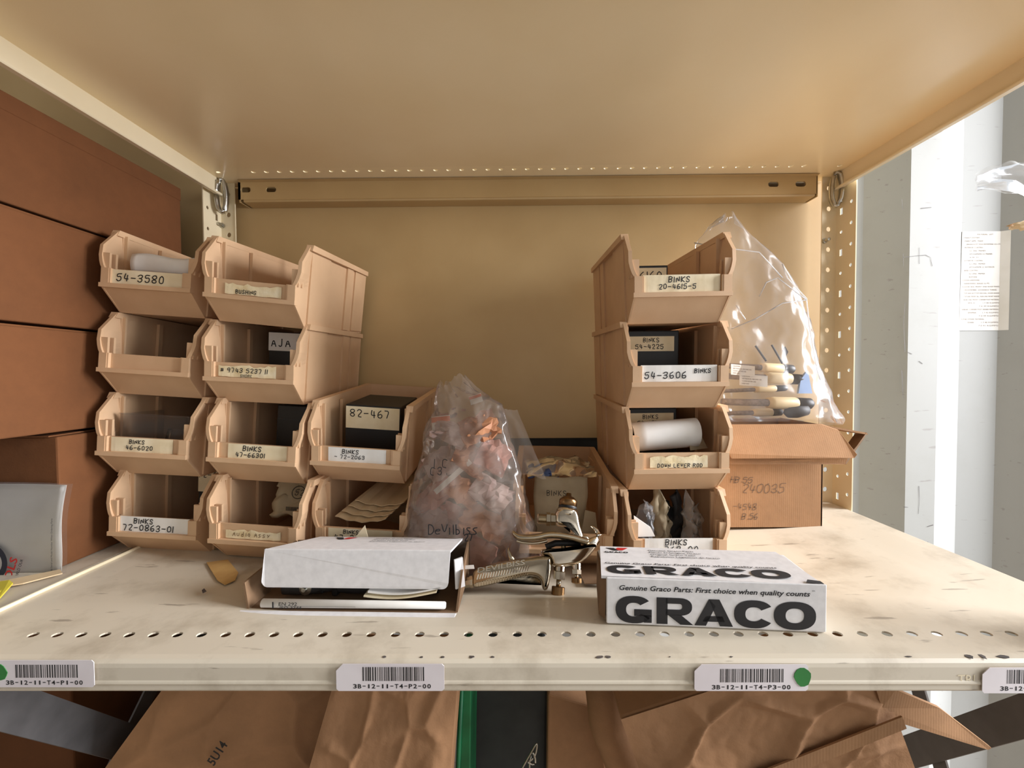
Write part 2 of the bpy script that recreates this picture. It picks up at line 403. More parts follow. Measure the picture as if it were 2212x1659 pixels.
# scrapes on the container wall
mb = MB()
def scrape(pts, y, w=.025):
    ps = [at(px, py, y) for px, py in pts]
    vs = []
    for i, p in enumerate(ps):
        d = (ps[min(i+1, len(ps)-1)]-ps[max(i-1, 0)]).normalized(); n = Vector((-d.z, 0, d.x)); ww = w*random.uniform(.4, 1.2)
        vs += [p-n*ww, p+n*ww]
    mb.add(vs, [(2*i, 2*i+1, 2*i+3, 2*i+2) for i in range(len(ps)-1)])
for pts in ([(1951, 556), (1975, 553), (2000, 551), (2010, 556), (2014, 575)], [(1951, 548), (1952, 575)], [(1952, 1095), (1962, 1096)],
            [(1985, 1050), (1986, 1080), (1984, 1110)], [(2004, 1170), (2007, 1185)], [(1955, 655), (1952, 700), (1955, 760)], [(1990, 450), (2012, 448)],
            [(2003, 1138), (2016, 1134)], [(1960, 760), (1970, 765)], [(1948, 430), (1950, 452)], [(1986, 535), (1986, 570)], [(1948, 800), (1951, 860)], [(1985, 780), (1993, 786)]):
    scrape(pts, 17.98)
wo = mb.build('paint_scrapes', M['chip'], wb, origin=wb.location/U)
wo['label'] = 'dark scrapes on the white ridges'

# ---- material list sticker on the wall
xs0, xs1 = 37.85, 41.1
st = thing('material_list_sticker', 'white printed list sticker on the white corrugated wall', 'sticker', (39.5, 19.36, 10.66-.9))
ztop = at(2105, 500, 19.36).z; zbot = at(2105, 714, 19.36).z
mb = MB().slab([(xs0-.05, 19.37, ztop), (xs1, 19.37, ztop), (xs1, 19.37, zbot), (xs0-.15, 19.37, zbot)], (0, -.02, 0))
mb.slab([(xs1, 19.37, ztop), (xs1+.55, 19.37-.285, ztop), (xs1+.55, 19.37-.285, zbot), (xs1, 19.37, zbot)], (-.01, -.02, 0))
mb.build('paper_sheet', M['paper'], st)
mb = MB()
LST = [(1.3, 'MATERIAL  LIST'), (.05, '1.PAINT SYSTEM'), (.2, 'PAINT APPL. MAKE'), (.35, 'JINHAN KOST WHA ENTERPRISE CO. LTD'), (.2, 'INTERIOR COATING'), (.65, 'EZ ZINC PRIMER'),
       (.65, 'EPOXAPRIME EX PRIMER'), (.65, 'ACRIC EX'), (.2, 'EXTERIOR COATING'), (.65, 'EZ ZINC PRIMER'), (.65, 'EPOXAPRIME EZ INTERIOR'), (.2, 'BASE COATING'), (.65, 'EZ ZINC PRIMER'),
       (.65, 'BUSTANE'), (.05, '2.DOOR HARDWARE'), (.2, 'HANKWANG SEALED SL-PFJ'), (.05, '3.DOOR SIDE, FRONT AND ROOF PANEL'), (.2, 'CROSSMEMBER, GOOSENECK TUNNEL'), (.2, 'TOP AND BOTTOM SIDE RAIL, DOOR HEADER'),
       (.2, 'TOP AND FRONT SILL, REAR AND FRONT HEADER'), (.2, 'REAR AND FRONT CORNER POST MATERIALS'), (.6, 'SPA-H          1.7-40 KG/MM2'), (1.6, '     7.0-49 KG/MM2'),
       (.05, '4.REAR CORNER POST INNER MATERIALS'), (.6, 'SM490A        1.7-42 KG/MM2'), (1.6, '     7.0-49 KG/MM2'), (.05, '5.THE OTHER MATERIAL'), (.6, 'SS400         1.7-40 KG/MM2'), (1.6, '     7.0-41 KG/MM2')]
dz = (ztop-zbot-.4)/len(LST)
for i, (x, s) in enumerate(LST):
    w = min(len(s)*.098, 3.3-x)
    type_mb(mb, s, (xs0+x*.95, 19.345, ztop-.32-i*dz), (1, 0, 0), (0, 0, 1), dz*.42, width=w)
mb.build('printed_lines', M['ink_grey'], st)

# ================================================================== SHELVING UNIT
HX = 24.5; HS = 26.24
unit = thing('shelving_unit', 'cream painted steel shelving unit with perforated posts and solid shelves', 'shelf', (0, 8, -50))
# lower shelf deck: hole row along the front, the rest a gently dished sheet
mb = MB()
cells = []
xs = [-24.5]+[k-.5 for k in range(-21, 23)]+[24.5]
for a, b in zip(xs, xs[1:]):
    c = (a+b)/2
    h = (c, 0, .2, .17, 'round') if abs(c) < 21.2 else None
    cells.append((a, b, -.5, .5, h))
mb.holed((0, 0, 0), (1, 0, 0), (0, 1, 0), 0, 0, 0, 0, cells, (0, 0, -.07))
NX, NY = 60, 26
mb.grid(lambda u, v: (lambda x, y: Vector((x, y, sag(x, y))))(-24.5+49*u, .5+16*v), NX, NY)
# rolled front lip
lip = [(-.5, 0), (-1.15, 0), (-1.36, -.04), (-1.47, -.14), (-1.5, -.28), (-1.5, -.76), (-1.53, -.8), (-1.55, -.86), (-1.53, -.92), (-1.5, -.95), (-1.5, -1.12), (-1.46, -1.19), (-1.38, -1.22), (-1.0, -1.22)]
n = len(lip)
mb.add([(x, y, z) for x in (-24.5, 24.5) for y, z in lip], [(i, i+1, n+i+1, n+i) for i in range(n-1)])
# side and back flanges under the deck
for sx in (-1, 1):
    mb.box(sx*24.5-.05, sx*24.5+.05, -1.4, 16.5, -1.22, .0)
mb.box(-24.5, 24.5, 16.45, 16.55, -1.22, .02)
deck = mb.build('lower_shelf', M['shelf'], unit, smooth=False)
deck['label'] = 'scuffed cream lower shelf deck with a row of holes along the front'
mb = MB().tube([(-24.45, -1.2+i*2.2, .06+.03*math.sin(i)) for i in range(9)], .1, 8)
e = mb.build('edge_bead', M['shelf_clean'], unit, smooth=True); e['label'] = 'pale bead along the left shelf edge'
# embossed maker's mark and paint chips on the lip
mb = MB(); p = at(2068, 1476, -1.5); type_mb(mb, 'TRI', (p.x, -1.515, p.z), (1, 0, 0), (0, 0, 1), .34, width=.62)
mb.build('embossed_mark', M['shelf_clean'], unit)
for (px, py, w, h) in [(1297, 1424, 16, 6), (1316, 1424, 10, 5), (1018, 1422, 9, 5), (1064, 1421, 7, 3), (2113, 1428, 12, 8), (2145, 1430, 9, 10), (2190, 1430, 22, 9), (1582, 1420, 5, 2), (830, 1418, 8, 4), (910, 1418, 6, 3), (955, 1421, 7, 3), (2015, 1455, 12, 3), (1450, 1423, 4, 2)]:
    c = atz(px, py, .012); k = 8
    c.y = max(c.y, -1.3)
    po = []
    for i in range(k):
        t = 2*math.pi*i/k; r = random.uniform(.55, 1.15)
        po.append((c.x+math.cos(t)*w*.012*r, c.y+math.sin(t)*h*.015*r, .004 if c.y > -1.15 else -.02))
    MB().slab(po, (0, 0, .012)).build('paint_chip', M['chip'], unit)

# upper shelf: underside sheet with a back hole row, side flanges, back rail
mb = MB(); cells = []
xs = [-24.5, -24.1, -23.3]+[k-.5 for k in range(-21, 23)]+[23.3, 24.1, 24.5]
for a, b in zip(xs, xs[1:]):
    c = (a+b)/2
    h = (c, 14.95, .17, .17, 'round') if abs(c) < 21.2 or 23.3 < abs(c) < 24.1 else None
    cells.append((a, b, 14.45, 15.45, h))
def usag(x, y): return -.35*max(0, 1-(x/24.5)**2)*max(0, math.sin(math.pi*min(max((y+1)/15.4, 0), 1)))
mb.holed((0, 0, HS), (1, 0, 0), (0, 1, 0), 0, 0, 0, 0, cells, (0, 0, .07))
mb.add([(-24.5, 15.45, HS), (24.5, 15.45, HS), (24.5, 17.45, HS), (-24.5, 17.45, HS)], [(0, 1, 2, 3)])
mb.build('upper_shelf_hole_row', M['shelf_up'], unit)
mb = MB()
mb.grid(lambda u, v: (lambda x, y: Vector((x, y, HS+usag(x, y))))(-24.5+49*u, -1.5+15.95*v), 40, 20)
mb.build('upper_shelf', M['shelf_up'], unit, smooth=True)['label'] = 'underside of the upper shelf with a row of holes at the back'
MB().box(-24.5, 24.5, -1.56, -1.46, HS-1.2, HS+.06).build('front_lip', M['shelf_clean'], unit, bevel=.03)
for sx in (-1, 1):
    mb = MB(); x = sx*24.5
    prof = [(0, .0), (0, -1.3), (-sx*.04, -1.36), (-sx*.34, -1.36), (-sx*.38, -1.3), (-sx*.38, -1.2), (-sx*.32, -1.2), (-sx*.32, -1.28), (-sx*.08, -1.28), (-sx*.07, 0)]
    n = len(prof)
    mb.add([(x+a, y, HS+b) for y in (-1.5, 16.2) for a, b in prof], [(i, (i+1) % n, n+(i+1) % n, n+i) for i in range(n)]+[tuple(range(n)), tuple(range(2*n-1, n-1, -1))])
    mb.build('side_flange', M['shelf_clean'], unit)
mb = MB(); cells = []
sl = sorted([at(px, 395, 16.3).x for px in (530, 585, 1671, 1730)])
xs = [-23.0]; hs = []
for c in sl: xs += [c-.6, c+.6]
xs += [23.0]
for i, (a, b) in enumerate(zip(xs, xs[1:])):
    c = (a+b)/2
    cells.append((a, b, -1.5, -.12, (c, -.72, .42, .21, 'slot') if i % 2 == 1 else None))
mb.holed((0, 16.3, HS), (1, 0, 0), (0, 0, 1), 0, 0, 0, 0, cells, (0, .1, 0))
pr = [(16.3, -1.5), (16.24, -1.58), (16.3, -1.7), (16.45, -1.72), (17.48, -1.72)]
n = len(pr)
mb.add([(x, y, HS+z) for x in (-22.7, 22.8) for y, z in pr], [(i, i+1, n+i+1, n+i) for i in range(n-1)])
mb.add([(-23, 16.3, HS-.12), (23, 16.3, HS-.12), (23, 16.0, HS-.05), (-23, 16.0, HS-.05)], [(0, 1, 2, 3)])
mb.box(-23.05, -22.95, 16.3, 17.48, HS-1.72, HS); mb.box(22.95, 23.05, 16.3, 17.48, HS-1.72, HS)  # added end caps shut light out of the rail so its slots stay dark
mb.build('back_rail', M['panel'], unit)['label'] = 'pressed rail with slots under the back of the upper shelf'
# back panel and an added dark sheet filling the dark gap below it
zb = at(1220, 946, 17.5).z
MB().box(-25, 25, 17.5, 17.56, zb, 48).build('back_panel', M['panel'], unit)['label'] = 'plain cream sheet steel back panel'
MB().box(-24, 24, 17.62, 17.7, -1.2, zb+.6).build('gap_fill_strip', M['charcoal'], unit)['label'] = 'added dark sheet filling the gap below the back panel'
# perforated posts at the four corners
def post(sx, back):
    mb = MB(); x = sx*24.85; yc = 16.7 if back else -1.7; d = -1 if back else 1
    z0, z1 = -50, 50; p = 1.62; k = int((z1-z0)/p)
    c1, c2 = [], []
    for i in range(k):
        a = z0+i*p
        c1.append((a, a+p/2, .0, 1.0, (a+p/4, .5, .12, .12, 'rect' ) if i % 2 else (a+p/4, .5, .13, .12, 'round')))
        c1.append((a+p/2, a+p, .0, 1.0, None))
        c1.append((a, a+p, 1.0, 1.9, (a+p/2, 1.45, .14, .12, 'round')))
        c2.append((a, a+p, .0, 1.15, (a+p/2, .6, .2, .18, 'round')))
    # rectangular punchings are taller than they are wide
    c1 = [(a, b, c, e, (h[0], h[1], .26, .12, 'rect') if h and h[4] == 'rect' else h) for a, b, c, e, h in c1]
    mb.holed((x, yc, 0), (0, 0, 1), (0, d, 0), 0, 0, 0, 0, c1, (sx*.07, 0, 0), seg=10)
    mb.holed((x, yc, 0), (0, 0, 1), (-sx, 0, 0), 0, 0, 0, 0, c2, (0, -d*.07, 0), seg=10)
    mb.box(x-.04, x+.04, yc+d*1.9-.03, yc+d*1.9+.03, z0, z1)
    mb.box(x-sx*1.15-.03, x-sx*1.15+.03, yc-.04, yc+.04, z0, z1)
    return mb.build('post', M['shelf_clean'], unit)
for sx in (-1, 1):
    for back in (True, False): post(sx, back)
# shelf clips and bolts in the back corners
for sx in (-1, 1):
    x = sx*24.2; pts = []
    for i in range(21):
        t = 2*math.pi*i/20; pts.append((x+sx*.26*math.cos(t), 15.9-.2*math.cos(t), HS-1.35+1.3*math.sin(t)))
    MB().tube(pts, .15, 8, flat=1.6).build('shelf_clip', M['zinc'], unit, smooth=True)
    c = at(480 if sx < 0 else 1782, 487 if sx < 0 else 520, 16.6)
    MB().lathe([(0, .2), (.12, .2), (.13, .14), (.5, .13), (.52, .05)], (c.x, 16.65, c.z), (0, -1, 0), 10).build('bolt', M['zinc'], unit, smooth=False)
# side X-braces below the shelf
def strap(p, q, w, mt, name='cross_brace'):
    p, q = Vector(p), Vector(q); d = (q-p).normalized(); n = Vector((1, 0, 0)); s = d.cross(n).normalized()*w/2
    return MB().slab([p-s, q-s, q+s, p+s], n*.12).build(name, mt, unit)
a = atx(0, 1522, -24.4); b = atx(250, 1598, -24.4); d = b-a
strap(a-d*.2, b+d*.12, 1.6, M['grey'])
a = atx(322, 1495, -24.6); b = atx(245, 1655, -24.6); strap(a+(a-b)*.2, b+(b-a)*1.2, 1.1, M['grey'])
a = atx(1960, 1625, 24.4); b = atx(2212, 1545, 24.4); d = b-a
strap(a-d*1.2, b+d*.25, 1.5, M['strap'])
a = atx(1985, 1500, 24.6); b = atx(2030, 1655, 24.6); strap(a-(b-a)*.3, b+(b-a)*1.5, 1.0, M['strap'])

# barcode stickers on the front lip
def barcode(px0, px1, py0, py1, text, bars, tx, dot=None, tilt=0, lab=''):
    a = at(px0, py0, -1.57); b = at(px1, py1, -1.57); w = b.x-a.x; h = a.z-b.z
    st = MB().slab([(a.x+.08, -1.565, b.z), (b.x-.08, -1.565, b.z), (b.x, -1.565, b.z+.08), (b.x, -1.565, a.z-.08), (b.x-.08, -1.565, a.z), (a.x+.25, -1.565, a.z), (a.x, -1.565, a.z-.25), (a.x, -1.565, b.z+.08)], (0, -.018, 0)).build('barcode_label', M['label'], unit)
    st['label'] = lab
    mb = MB(); y = -1.588; rnd = random.Random(len(text)+px0)
    p0 = at(bars[0], bars[2], y); p1 = at(bars[1], bars[3], y); x = p0.x
    while x < p1.x:
        bw = rnd.choice((.022, .022, .045, .03)); mb.add([(x, y, p1.z), (x+bw, y, p1.z), (x+bw, y, p0.z), (x, y, p0.z)], [(0, 1, 2, 3)]); x += bw+rnd.choice((.022, .03, .05))
    q0 = at(tx[0], tx[2], y); q1 = at(tx[1], tx[2], y); adv = (q1.x-q0.x)/len(text)
    for i, ch in enumerate(text):
        if ch == '-': mb.add([(q0.x+adv*(i+.15), y, q0.z+.07), (q0.x+adv*(i+.8), y, q0.z+.07), (q0.x+adv*(i+.8), y, q0.z+.1), (q0.x+adv*(i+.15), y, q0.z+.1)], [(0, 1, 2, 3)])
        else: type_mb(mb, ch, (q0.x+adv*(i+.5), y, q0.z), (1, 0, 0), (0, 0, 1), .165, width=(adv*.78 if ch != '1' else adv*.3), bold=(.02 if ch != '1' else .0), align='C')
    mb.build('printed_barcode', M['ink'], st, origin=unit['_w'])
    if dot:
        c = at(dot[0], dot[1], -1.6); r = dot[2]
        MB().slab([(c.x+r*math.cos(2*math.pi*i/14)*random.uniform(.85, 1.05), -1.585, c.z+r*math.sin(2*math.pi*i/14)*random.uniform(.9, 1.1)) for i in range(14)], (0, -.015, 0)).build('green_dot', M['green'], st, origin=unit['_w'])
barcode(-40, 205, 1426, 1484, '3B-12-11-T4-P1-00', (33, 166, 1436, 1464), (12, 180, 1479), (-2, 1453, .3), lab='barcode label at the left end of the shelf edge')
barcode(726, 960, 1434, 1492, '3B-12-11-T4-P2-00', (783, 916, 1441, 1471), (762, 932, 1487), lab='barcode label with a torn corner in the middle of the shelf edge')
barcode(1500, 1745, 1435, 1492, '3B-12-11-T4-P3-00', (1556, 1692, 1445, 1474), (1537, 1709, 1489), (1734, 1463, .33), lab='barcode label with a green dot on the right of the shelf edge')
barcode(2122, 2330, 1442, 1497, '3B-12-11-T4-P4-00', (2176, 2310, 1447, 1477), (2160, 2330, 1492), lab='peeling barcode label at the right end of the shelf edge')

# ---- neighbouring bay on the left: deck and back panel
nb = thing('neighbour_shelf', 'cream steel shelf of the next bay holding brown cartons', 'shelf', (-50, 8, -50))
MB().box(-74, -25.0, -1.5, 16.5, -1.2, -.02).build('deck', M['shelf'], nb)
MB().box(-74, -25.6, 17.5, 17.56, -2, 48).build('back_panel', M['panel'], nb)
MB().box(-74, -73.7, -1.5, 17.5, -50, 48).build('side_sheet', M['panel'], nb)
for y in (-1.4, 16.2):
    MB().box(-73.6, -72.6, y, y+.9, -50, 48).build('post', M['shelf_clean'], nb)

# ================================================================== STORAGE BINS
DEP = 9.8
def make_bin_mesh():
    mb = MB(); th = .1
    zr = [0, .5, 1.0, 1.35, 2.4, 2.6, 2.85, 3.2, 3.8, 4.3, 4.95]
    def yf(z):
        if z <= 1.35: return 1.25*(1-z/1.35)
        if z <= 2.5: return 0.0
        if z <= 3.8: return .12*(z-2.5)/1.3
        return .12+.93*(z-3.8)/1.15
    def xo(z, dy):
        base = 2.6+.14*z/4.95
        fl = 0 if z < 2.4 else min(1, (z-2.4)/.8); fl = fl*fl*(3-2*fl)
        return base+(2.87-base)*fl*max(0, 1-max(0, dy-.25)/1.2) if fl > 0 else base-(base-2.6)*max(0, 1-dy/1.2)
    ts = [0, .03, .07, .14, .3, .6, 1.0]
    for sx in (-1, 1):
        for off in (0, th):
            vs = []
            for z in zr:
                y0 = yf(z)
                for t in ts:
                    y = y0+(DEP-y0)*t; vs.append((sx*(xo(z, y-y0)-off), y, max(z, .0)))
            n = len(ts)
            mb.add(vs, [(j*n+i, j*n+i+1, (j+1)*n+i+1, (j+1)*n+i) for j in range(len(zr)-1) for i in range(n-1)])
        # front edge of the side wall, widened into a visible flange
        vs = []
        for z in zr:
            y0 = yf(z); x = xo(z, 0); iw = .1 if z < 2.3 else .2
            vs += [(sx*x, y0, z), (sx*(x-iw), y0-.01, z), (sx*(x-iw), y0+.18, z)]
        mb.add(vs, [(3*j+k, 3*j+k+1, 3*j+k+4, 3*j+k+3) for j in range(len(zr)-1) for k in (0, 1)])
        # top rim
        mb.hexa([(sx*2.62, .86, 4.6), (sx*3.04, .86, 4.6), (sx*3.0, DEP, 4.62), (sx*2.62, DEP, 4.62)],
                [(sx*2.62, 1.02, 4.95), (sx*3.04, 1.02, 4.95), (sx*3.0, DEP, 4.95), (sx*2.62, DEP, 4.95)])
        # outside plates and inside ribs
        for y0, y1, d in ((1.3, 3.7, .1), (6.3, 7.3, .12), (7.75, DEP, .1)):
            mb.hexa([(sx*2.55, y0, .15), (sx*(2.6+d), y0, .15), (sx*(2.6+d), y1, .15), (sx*2.55, y1, .15)],
                    [(sx*2.66, y0, 4.62), (sx*(2.74+d), y0, 4.62), (sx*(2.74+d), y1, 4.62), (sx*2.66, y1, 4.62)])
        mb.box(sx*2.48-.1, sx*2.48+.1, 3.75, 4.05, .1, 4.6); mb.box(sx*2.55-.12, sx*2.55+.1, 1.35, 1.47, .1, 4.7)
        for yy in (.12, .5):                                   # label guide ribs
            mb.box(sx*2.5-.2, sx*2.5+.22, yy, yy+.13, 2.38, 3.35)
        mb.box(sx*2.38-.2, sx*2.38+.24, -.05, .2, 1.55, 2.44)
        mb.box(sx*2.12-.03, sx*2.12+.06, -.02, .2, 1.55, 2.44)  # frame ends of the label slot
    # front wall, ledge, sloping nose, floor, back
    mb.box(-2.6, 2.6, .15, .26, 1.35, 2.42)
    mb.box(-2.64, 2.64, -.1, .26, 1.31, 1.56)
    mb.hexa([(-2.58, 1.25, 0), (2.58, 1.25, 0), (2.58, 1.4, .05), (-2.58, 1.4, .05)], [(-2.58, .06, 1.35), (2.58, .06, 1.35), (2.58, .2, 1.4), (-2.58, .2, 1.4)])
    mb.box(-2.58, 2.58, 1.25, DEP, .0, .1)
    mb.box(-2.66, 2.66, DEP-.1, DEP, .0, 4.95); mb.box(-2.95, 2.95, DEP-.05, DEP+.1, 4.65, 4.95)
    return mb
BIN_ME = make_bin_mesh().build('body', M['bin'], None, origin=(0, 0, 0))
BIN_ME_data = BIN_ME.data; bpy.data.objects.remove(BIN_ME)
BINS = {}
def bin_(key, pos, ypr, label, card=None, lines=(), ink='ink', extra=None):
    x, y, z = pos; yaw, pit, rol = ypr
    o = thing('storage_bin', label, 'storage bin', (x, y, z), Matrix((Matrix.Rotation(R_(yaw), 3, 'Z') @ Matrix.Rotation(R_(pit), 3, 'X') @ Matrix.Rotation(R_(rol), 3, 'Y'))).to_euler(), 'stacking bins on the shelf')
    b = bpy.data.objects.new('body', BIN_ME_data); col.objects.link(b); b.parent = o
    if card:
        x0, x1, z0, z1, mt = card
        mb = MB(); nn = 16; rnd = random.Random(hash(key) % 999 if False else sum(map(ord, key)))
        ragged = mt == 'paper_t'; wv = rnd.uniform(0, 6)
        def fn(u, v):
            xx = x0+(x1-x0)*u; zz = z0+(z1-z0)*v
            if ragged: zz += (rnd.uniform(-.13, .02) if v == 1 else rnd.uniform(-.01, .03) if v == 0 else 0)
            return Vector((xx, .11+.012*math.sin(u*17+wv)*(1-v*.6), zz))
        c = mb.grid(fn, nn, 4).build('label_card', M[mt], o, solid=.015)
        if lines:
            for i, (t, cx, cz, h, lw) in enumerate(lines):
                mk = MB(); w = wtext(t, h); write(mk, t, (cx-w/2, .082, cz), (1, 0, 0), (0, 0, 1), h, lw, seed=i+3*len(t), slant=.08)
                mk.build('handwriting', M[ink], c)
    BINS[key] = o
    return o
P_ = 'paper'; Y_ = 'paper_y'; T_ = 'paper_t'
bin_('c1r1', (-22.75, 7.35, 14.40), (1.5, -.6, 4.3), 'top bin of the leftmost stack, wide white label and paper packet inside', (-2.1, 2.0, 1.56, 2.4, Y_), [('54-3580', -.35, 1.75, .42, .07)])
bin_('c1r2', (-22.95, 7.25, 9.45), (1.8, -1.2, 4.2), 'second bin from the top of the leftmost stack, without a label')
bin_('c1r3', (-23.1, 7.15, 4.58), (1.0, -.9, 3.6), 'third bin from the top of the leftmost stack, clear tray inside', (-1.9, 1.7, 1.56, 2.4, Y_), [('BINKS', -.35, 2.05, .22, .05), ('46-6020', -.2, 1.7, .24, .05)])
bin_('c1r4', (-22.6, 7.2, -.2), (0, .3, 3.4), 'bottom bin of the leftmost stack, white two-line label', (-2.05, 2.1, 1.56, 2.46, P_), [('BINKS', -.6, 2.06, .28, .06), ('72-0863-01', -.3, 1.64, .34, .065)])
bin_('c2r1', (-16.35, 6.95, 13.62), (-.3, 4.0, 6.0), 'top bin of the second stack from the left, torn yellowed label', (-1.5, 1.75, 1.6, 2.25, T_), [('BUSHING', -.25, 1.68, .2, .045)])
bin_('c2r2', (-16.7, 7.3, 8.93), (.7, 1.6, 3.2), 'second bin from the top of the second stack, torn label over a black box', (-1.85, 1.5, 1.58, 2.3, T_), [('# 9743 5237 11', -.3, 1.85, .25, .05), ('SHORE', -.2, 1.6, .15, .03)])
bin_('c2r3', (-16.5, 6.95, 4.2), (-1.4, -1.2, 3.6), 'third bin from the top of the second stack, beige two-line label', (-1.5, 2.1, 1.56, 2.4, Y_), [('BINKS', .0, 2.02, .27, .06), ('47-66301', -.1, 1.66, .25, .055)])
bin_('c2r4', (-16.15, 6.45, -.36), (-3.5, .5, 2.4), 'bottom bin of the second stack, faded brown writing on torn label', (-1.7, 1.6, 1.6, 2.15, T_), [('Audio Assy', -.1, 1.75, .26, .04)], 'ink_faint')
bin_('c3r3', (-10.55, 7.4, 3.92), (0, 5.2, 4.0), 'upper bin of the short two-bin stack, next to the hazy bag', (-1.65, 1.75, 1.56, 2.4, P_), [('BINKS', -.3, 2.05, .24, .05), ('- 72-2063', -.35, 1.75, .22, .045)])
bin_('c3r4', (-10.2, 6.9, -.74), (-2.5, 2.2, 2.6), 'lower bin of the short two-bin stack, tan envelopes inside', (-1.9, 1.9, 1.56, 2.4, Y_), [('BINKS', -.5, 2.1, .22, .05), ('47-3', -.9, 1.7, .32, .06)])
bin_('s1', (1.75, 6.5, -.88), (-2.5, 4.4, 1.0), 'single bin behind the spray gun holding a kraft envelope')
bin_('r1', (7.98, 5.6, 13.40), (.2, 2.4, -.7), 'top bin of the right stack, label under a black box edge', (-2.1, 2.05, 1.57, 2.5, Y_), [('BINKS', -.1, 2.1, .28, .06), ('20-4615-5', -.2, 1.75, .25, .055)])
bin_('r2', (7.98, 5.92, 8.58), (-.3, 1.8, -.1), 'second bin from the top of the right stack, white crumpled label', (-2.1, 2.05, 1.57, 2.48, P_), [('54-3606', -.7, 1.75, .35, .065), ('BINKS', 1.3, 2.05, .22, .055)])
bin_('r3', (8.2, 6.2, 3.74), (-.3, 1.8, -.5), 'third bin from the top of the right stack, rolled white paper inside', (-1.7, 1.5, 1.57, 2.3, T_), [('DOWN LEVER ROD', -.0, 1.62, .2, .045)])
bin_('r4', (7.98, 5.9, -1.02), (2, .5, .6), 'bottom bin of the right stack, filled with plastic bags', (-1.9, 1.9, 1.57, 2.48, P_), [('BINKS', -.1, 2.1, .3, .06), ('768-00', .2, 1.68, .34, .06)])
def inbin(key): return BINS[key].matrix_basis.copy() if False else Matrix.LocRotScale(BINS[key].location/U, BINS[key].rotation_euler, None)

def loose(name, label, cat, key, parts, group=None):
    """a thing lying in a bin: built in the bin's own axes, but an object of its own. parts = [(name, MB, material, kw)]"""
    X = inbin(key); b = X.translation
    o = bpy.data.objects.new(name, None); col.objects.link(o); o.empty_display_size = .02
    vs = [v for p in parts for v in p[1].v]
    c = Vector((sum(v.x for v in vs)/len(vs), sum(v.y for v in vs)/len(vs), min(v.z for v in vs)))
    o.location = (X @ c)*U; o.rotation_euler = BINS[key].rotation_euler
    tag(o, label, cat, group)
    last = None
    for nm, mb, mt, kw in parts:
        q = mb.build(nm, M[mt], o, origin=c, **{k: v for k, v in kw.items() if k != 'sub_of'})
        if kw.get('sub_of') and last: q.parent = last
        else: last = q
    return o
def black_box(key, x0, x1, y0, y1, z1, label, lx0, lx1, lz0, lz1, lines, mt='paper_y'):
    mb = MB().box(x0, x1, y0, y1, .12, z1)
    ca = MB().box(lx0, lx1, y0-.03, y0-.01, lz0, lz1)
    ps = [('case', mb, 'black', dict(bevel=.06)), ('paper_label', ca, mt, {})]
    mk = MB()
    for i, (t, cx, cz, h, lw) in enumerate(lines):
        write(mk, t, (cx-wtext(t, h)/2, y0-.045, cz), (1, 0, 0), (0, 0, 1), h, lw, seed=i+len(t))
    if lines: ps.append(('handwriting', mk, 'ink', dict(sub_of=1)))
    return loose('black_case', label, 'case', key, ps)
black_box('c2r2', -.9, 2.35, 3.4, 7.5, 4.5, 'black case with pale label inside the second stack bin', -.9, 2.3, 3.25, 4.45, [('AJA 968', .85, 3.55, .48, .08)], 'paper')
black_box('c3r3', -1.55, 1.95, 2.2, 6.5, 4.6, 'black case with cream label standing in the short stack upper bin', -1.5, 1.9, 3.1, 4.5, [('82-467', .1, 3.85, .45, .07)])
black_box('r1', -2.3, .2, 2.6, 6.5, 3.55, 'black case peeking over the label of the right stack top bin', -2.2, .1, 2.0, 3.4, [('6160', -.75, 2.75, .42, .065)])
black_box('r2', -2.35, .95, 2.6, 6.5, 4.55, 'black case with grey label in the right stack second bin', -2.3, .65, 3.3, 4.2, [('BINKS', -.7, 3.85, .24, .045), ('54-4225', -.8, 3.45, .26, .05)])
black_box('r3', -2.35, .9, 3.0, 6.5, 4.6, 'black case behind the rolled paper in the right stack third bin', -2.3, .7, 3.4, 4.3, [('BINKS', -.7, 3.95, .24, .045), ('54-1510', -.8, 3.55, .26, .05)])
black_box('c1r4', .3, 2.35, 3.0, 6.5, 4.6, 'black case with a pale label inside the leftmost bottom bin', .3, 2.3, 3.2, 4.6, [('72-080', 1.3, 4.15, .35, .06)])
for key, x0, x1, yy, lab in (('c1r2', .3, 2.3, 3.6, 'plain black case inside the unlabelled leftmost bin'), ('c2r3', -.6, 2.3, 3.2, 'plain black case inside the second stack third bin'), ('c1r3', .6, 2.3, 4.6, 'plain black case behind the clear tray')):
    loose('black_case', lab, 'case', key, [('case', MB().box(x0, x1, yy, yy+3.5, .12, 4.55), 'black', dict(bevel=.06)), ('seam', MB().box(x0+.05, x1-.05, yy-.02, yy, 3.6, 3.66), 'dark', {})])
# paper packet in the leftmost top bin
mb = MB().grid(lambda u, v: Vector((-1.6+3.9*u, 1.0+.25*math.sin(u*9)*.2-.12*math.sin(v*3.1), 2.5+.95*v+.1*math.sin(u*7)*v)), 14, 6)
loose('paper_packet', 'crumpled white paper packet lying in the top left bin', 'packet', 'c1r1', [('paper', mb, 'paper', dict(solid=.5, smooth=True))])
# papers in the second stack's top bin
mb = MB().slab([(1.7, 2.2, 1.2), (2.1, 3.1, 1.2), (2.15, 3.2, 4.3), (1.85, 2.6, 4.0)], (.06, -.03, 0))
loose('folded_sheet', 'white folded sheet standing in the second stack top bin', 'paper', 'c2r1', [('sheet', mb, 'paper', {})])
mb = MB().slab([(-.2, 6.8, 2.0), (1.2, 6.8, 2.0), (1.15, 6.9, 5.5), (-.3, 6.9, 5.6)], (0, .03, 0))
loose('clear_sleeve', 'clear plastic sleeve sticking up behind the second stack top bin', 'sleeve', 'c2r1', [('sleeve', mb, 'film', {})])
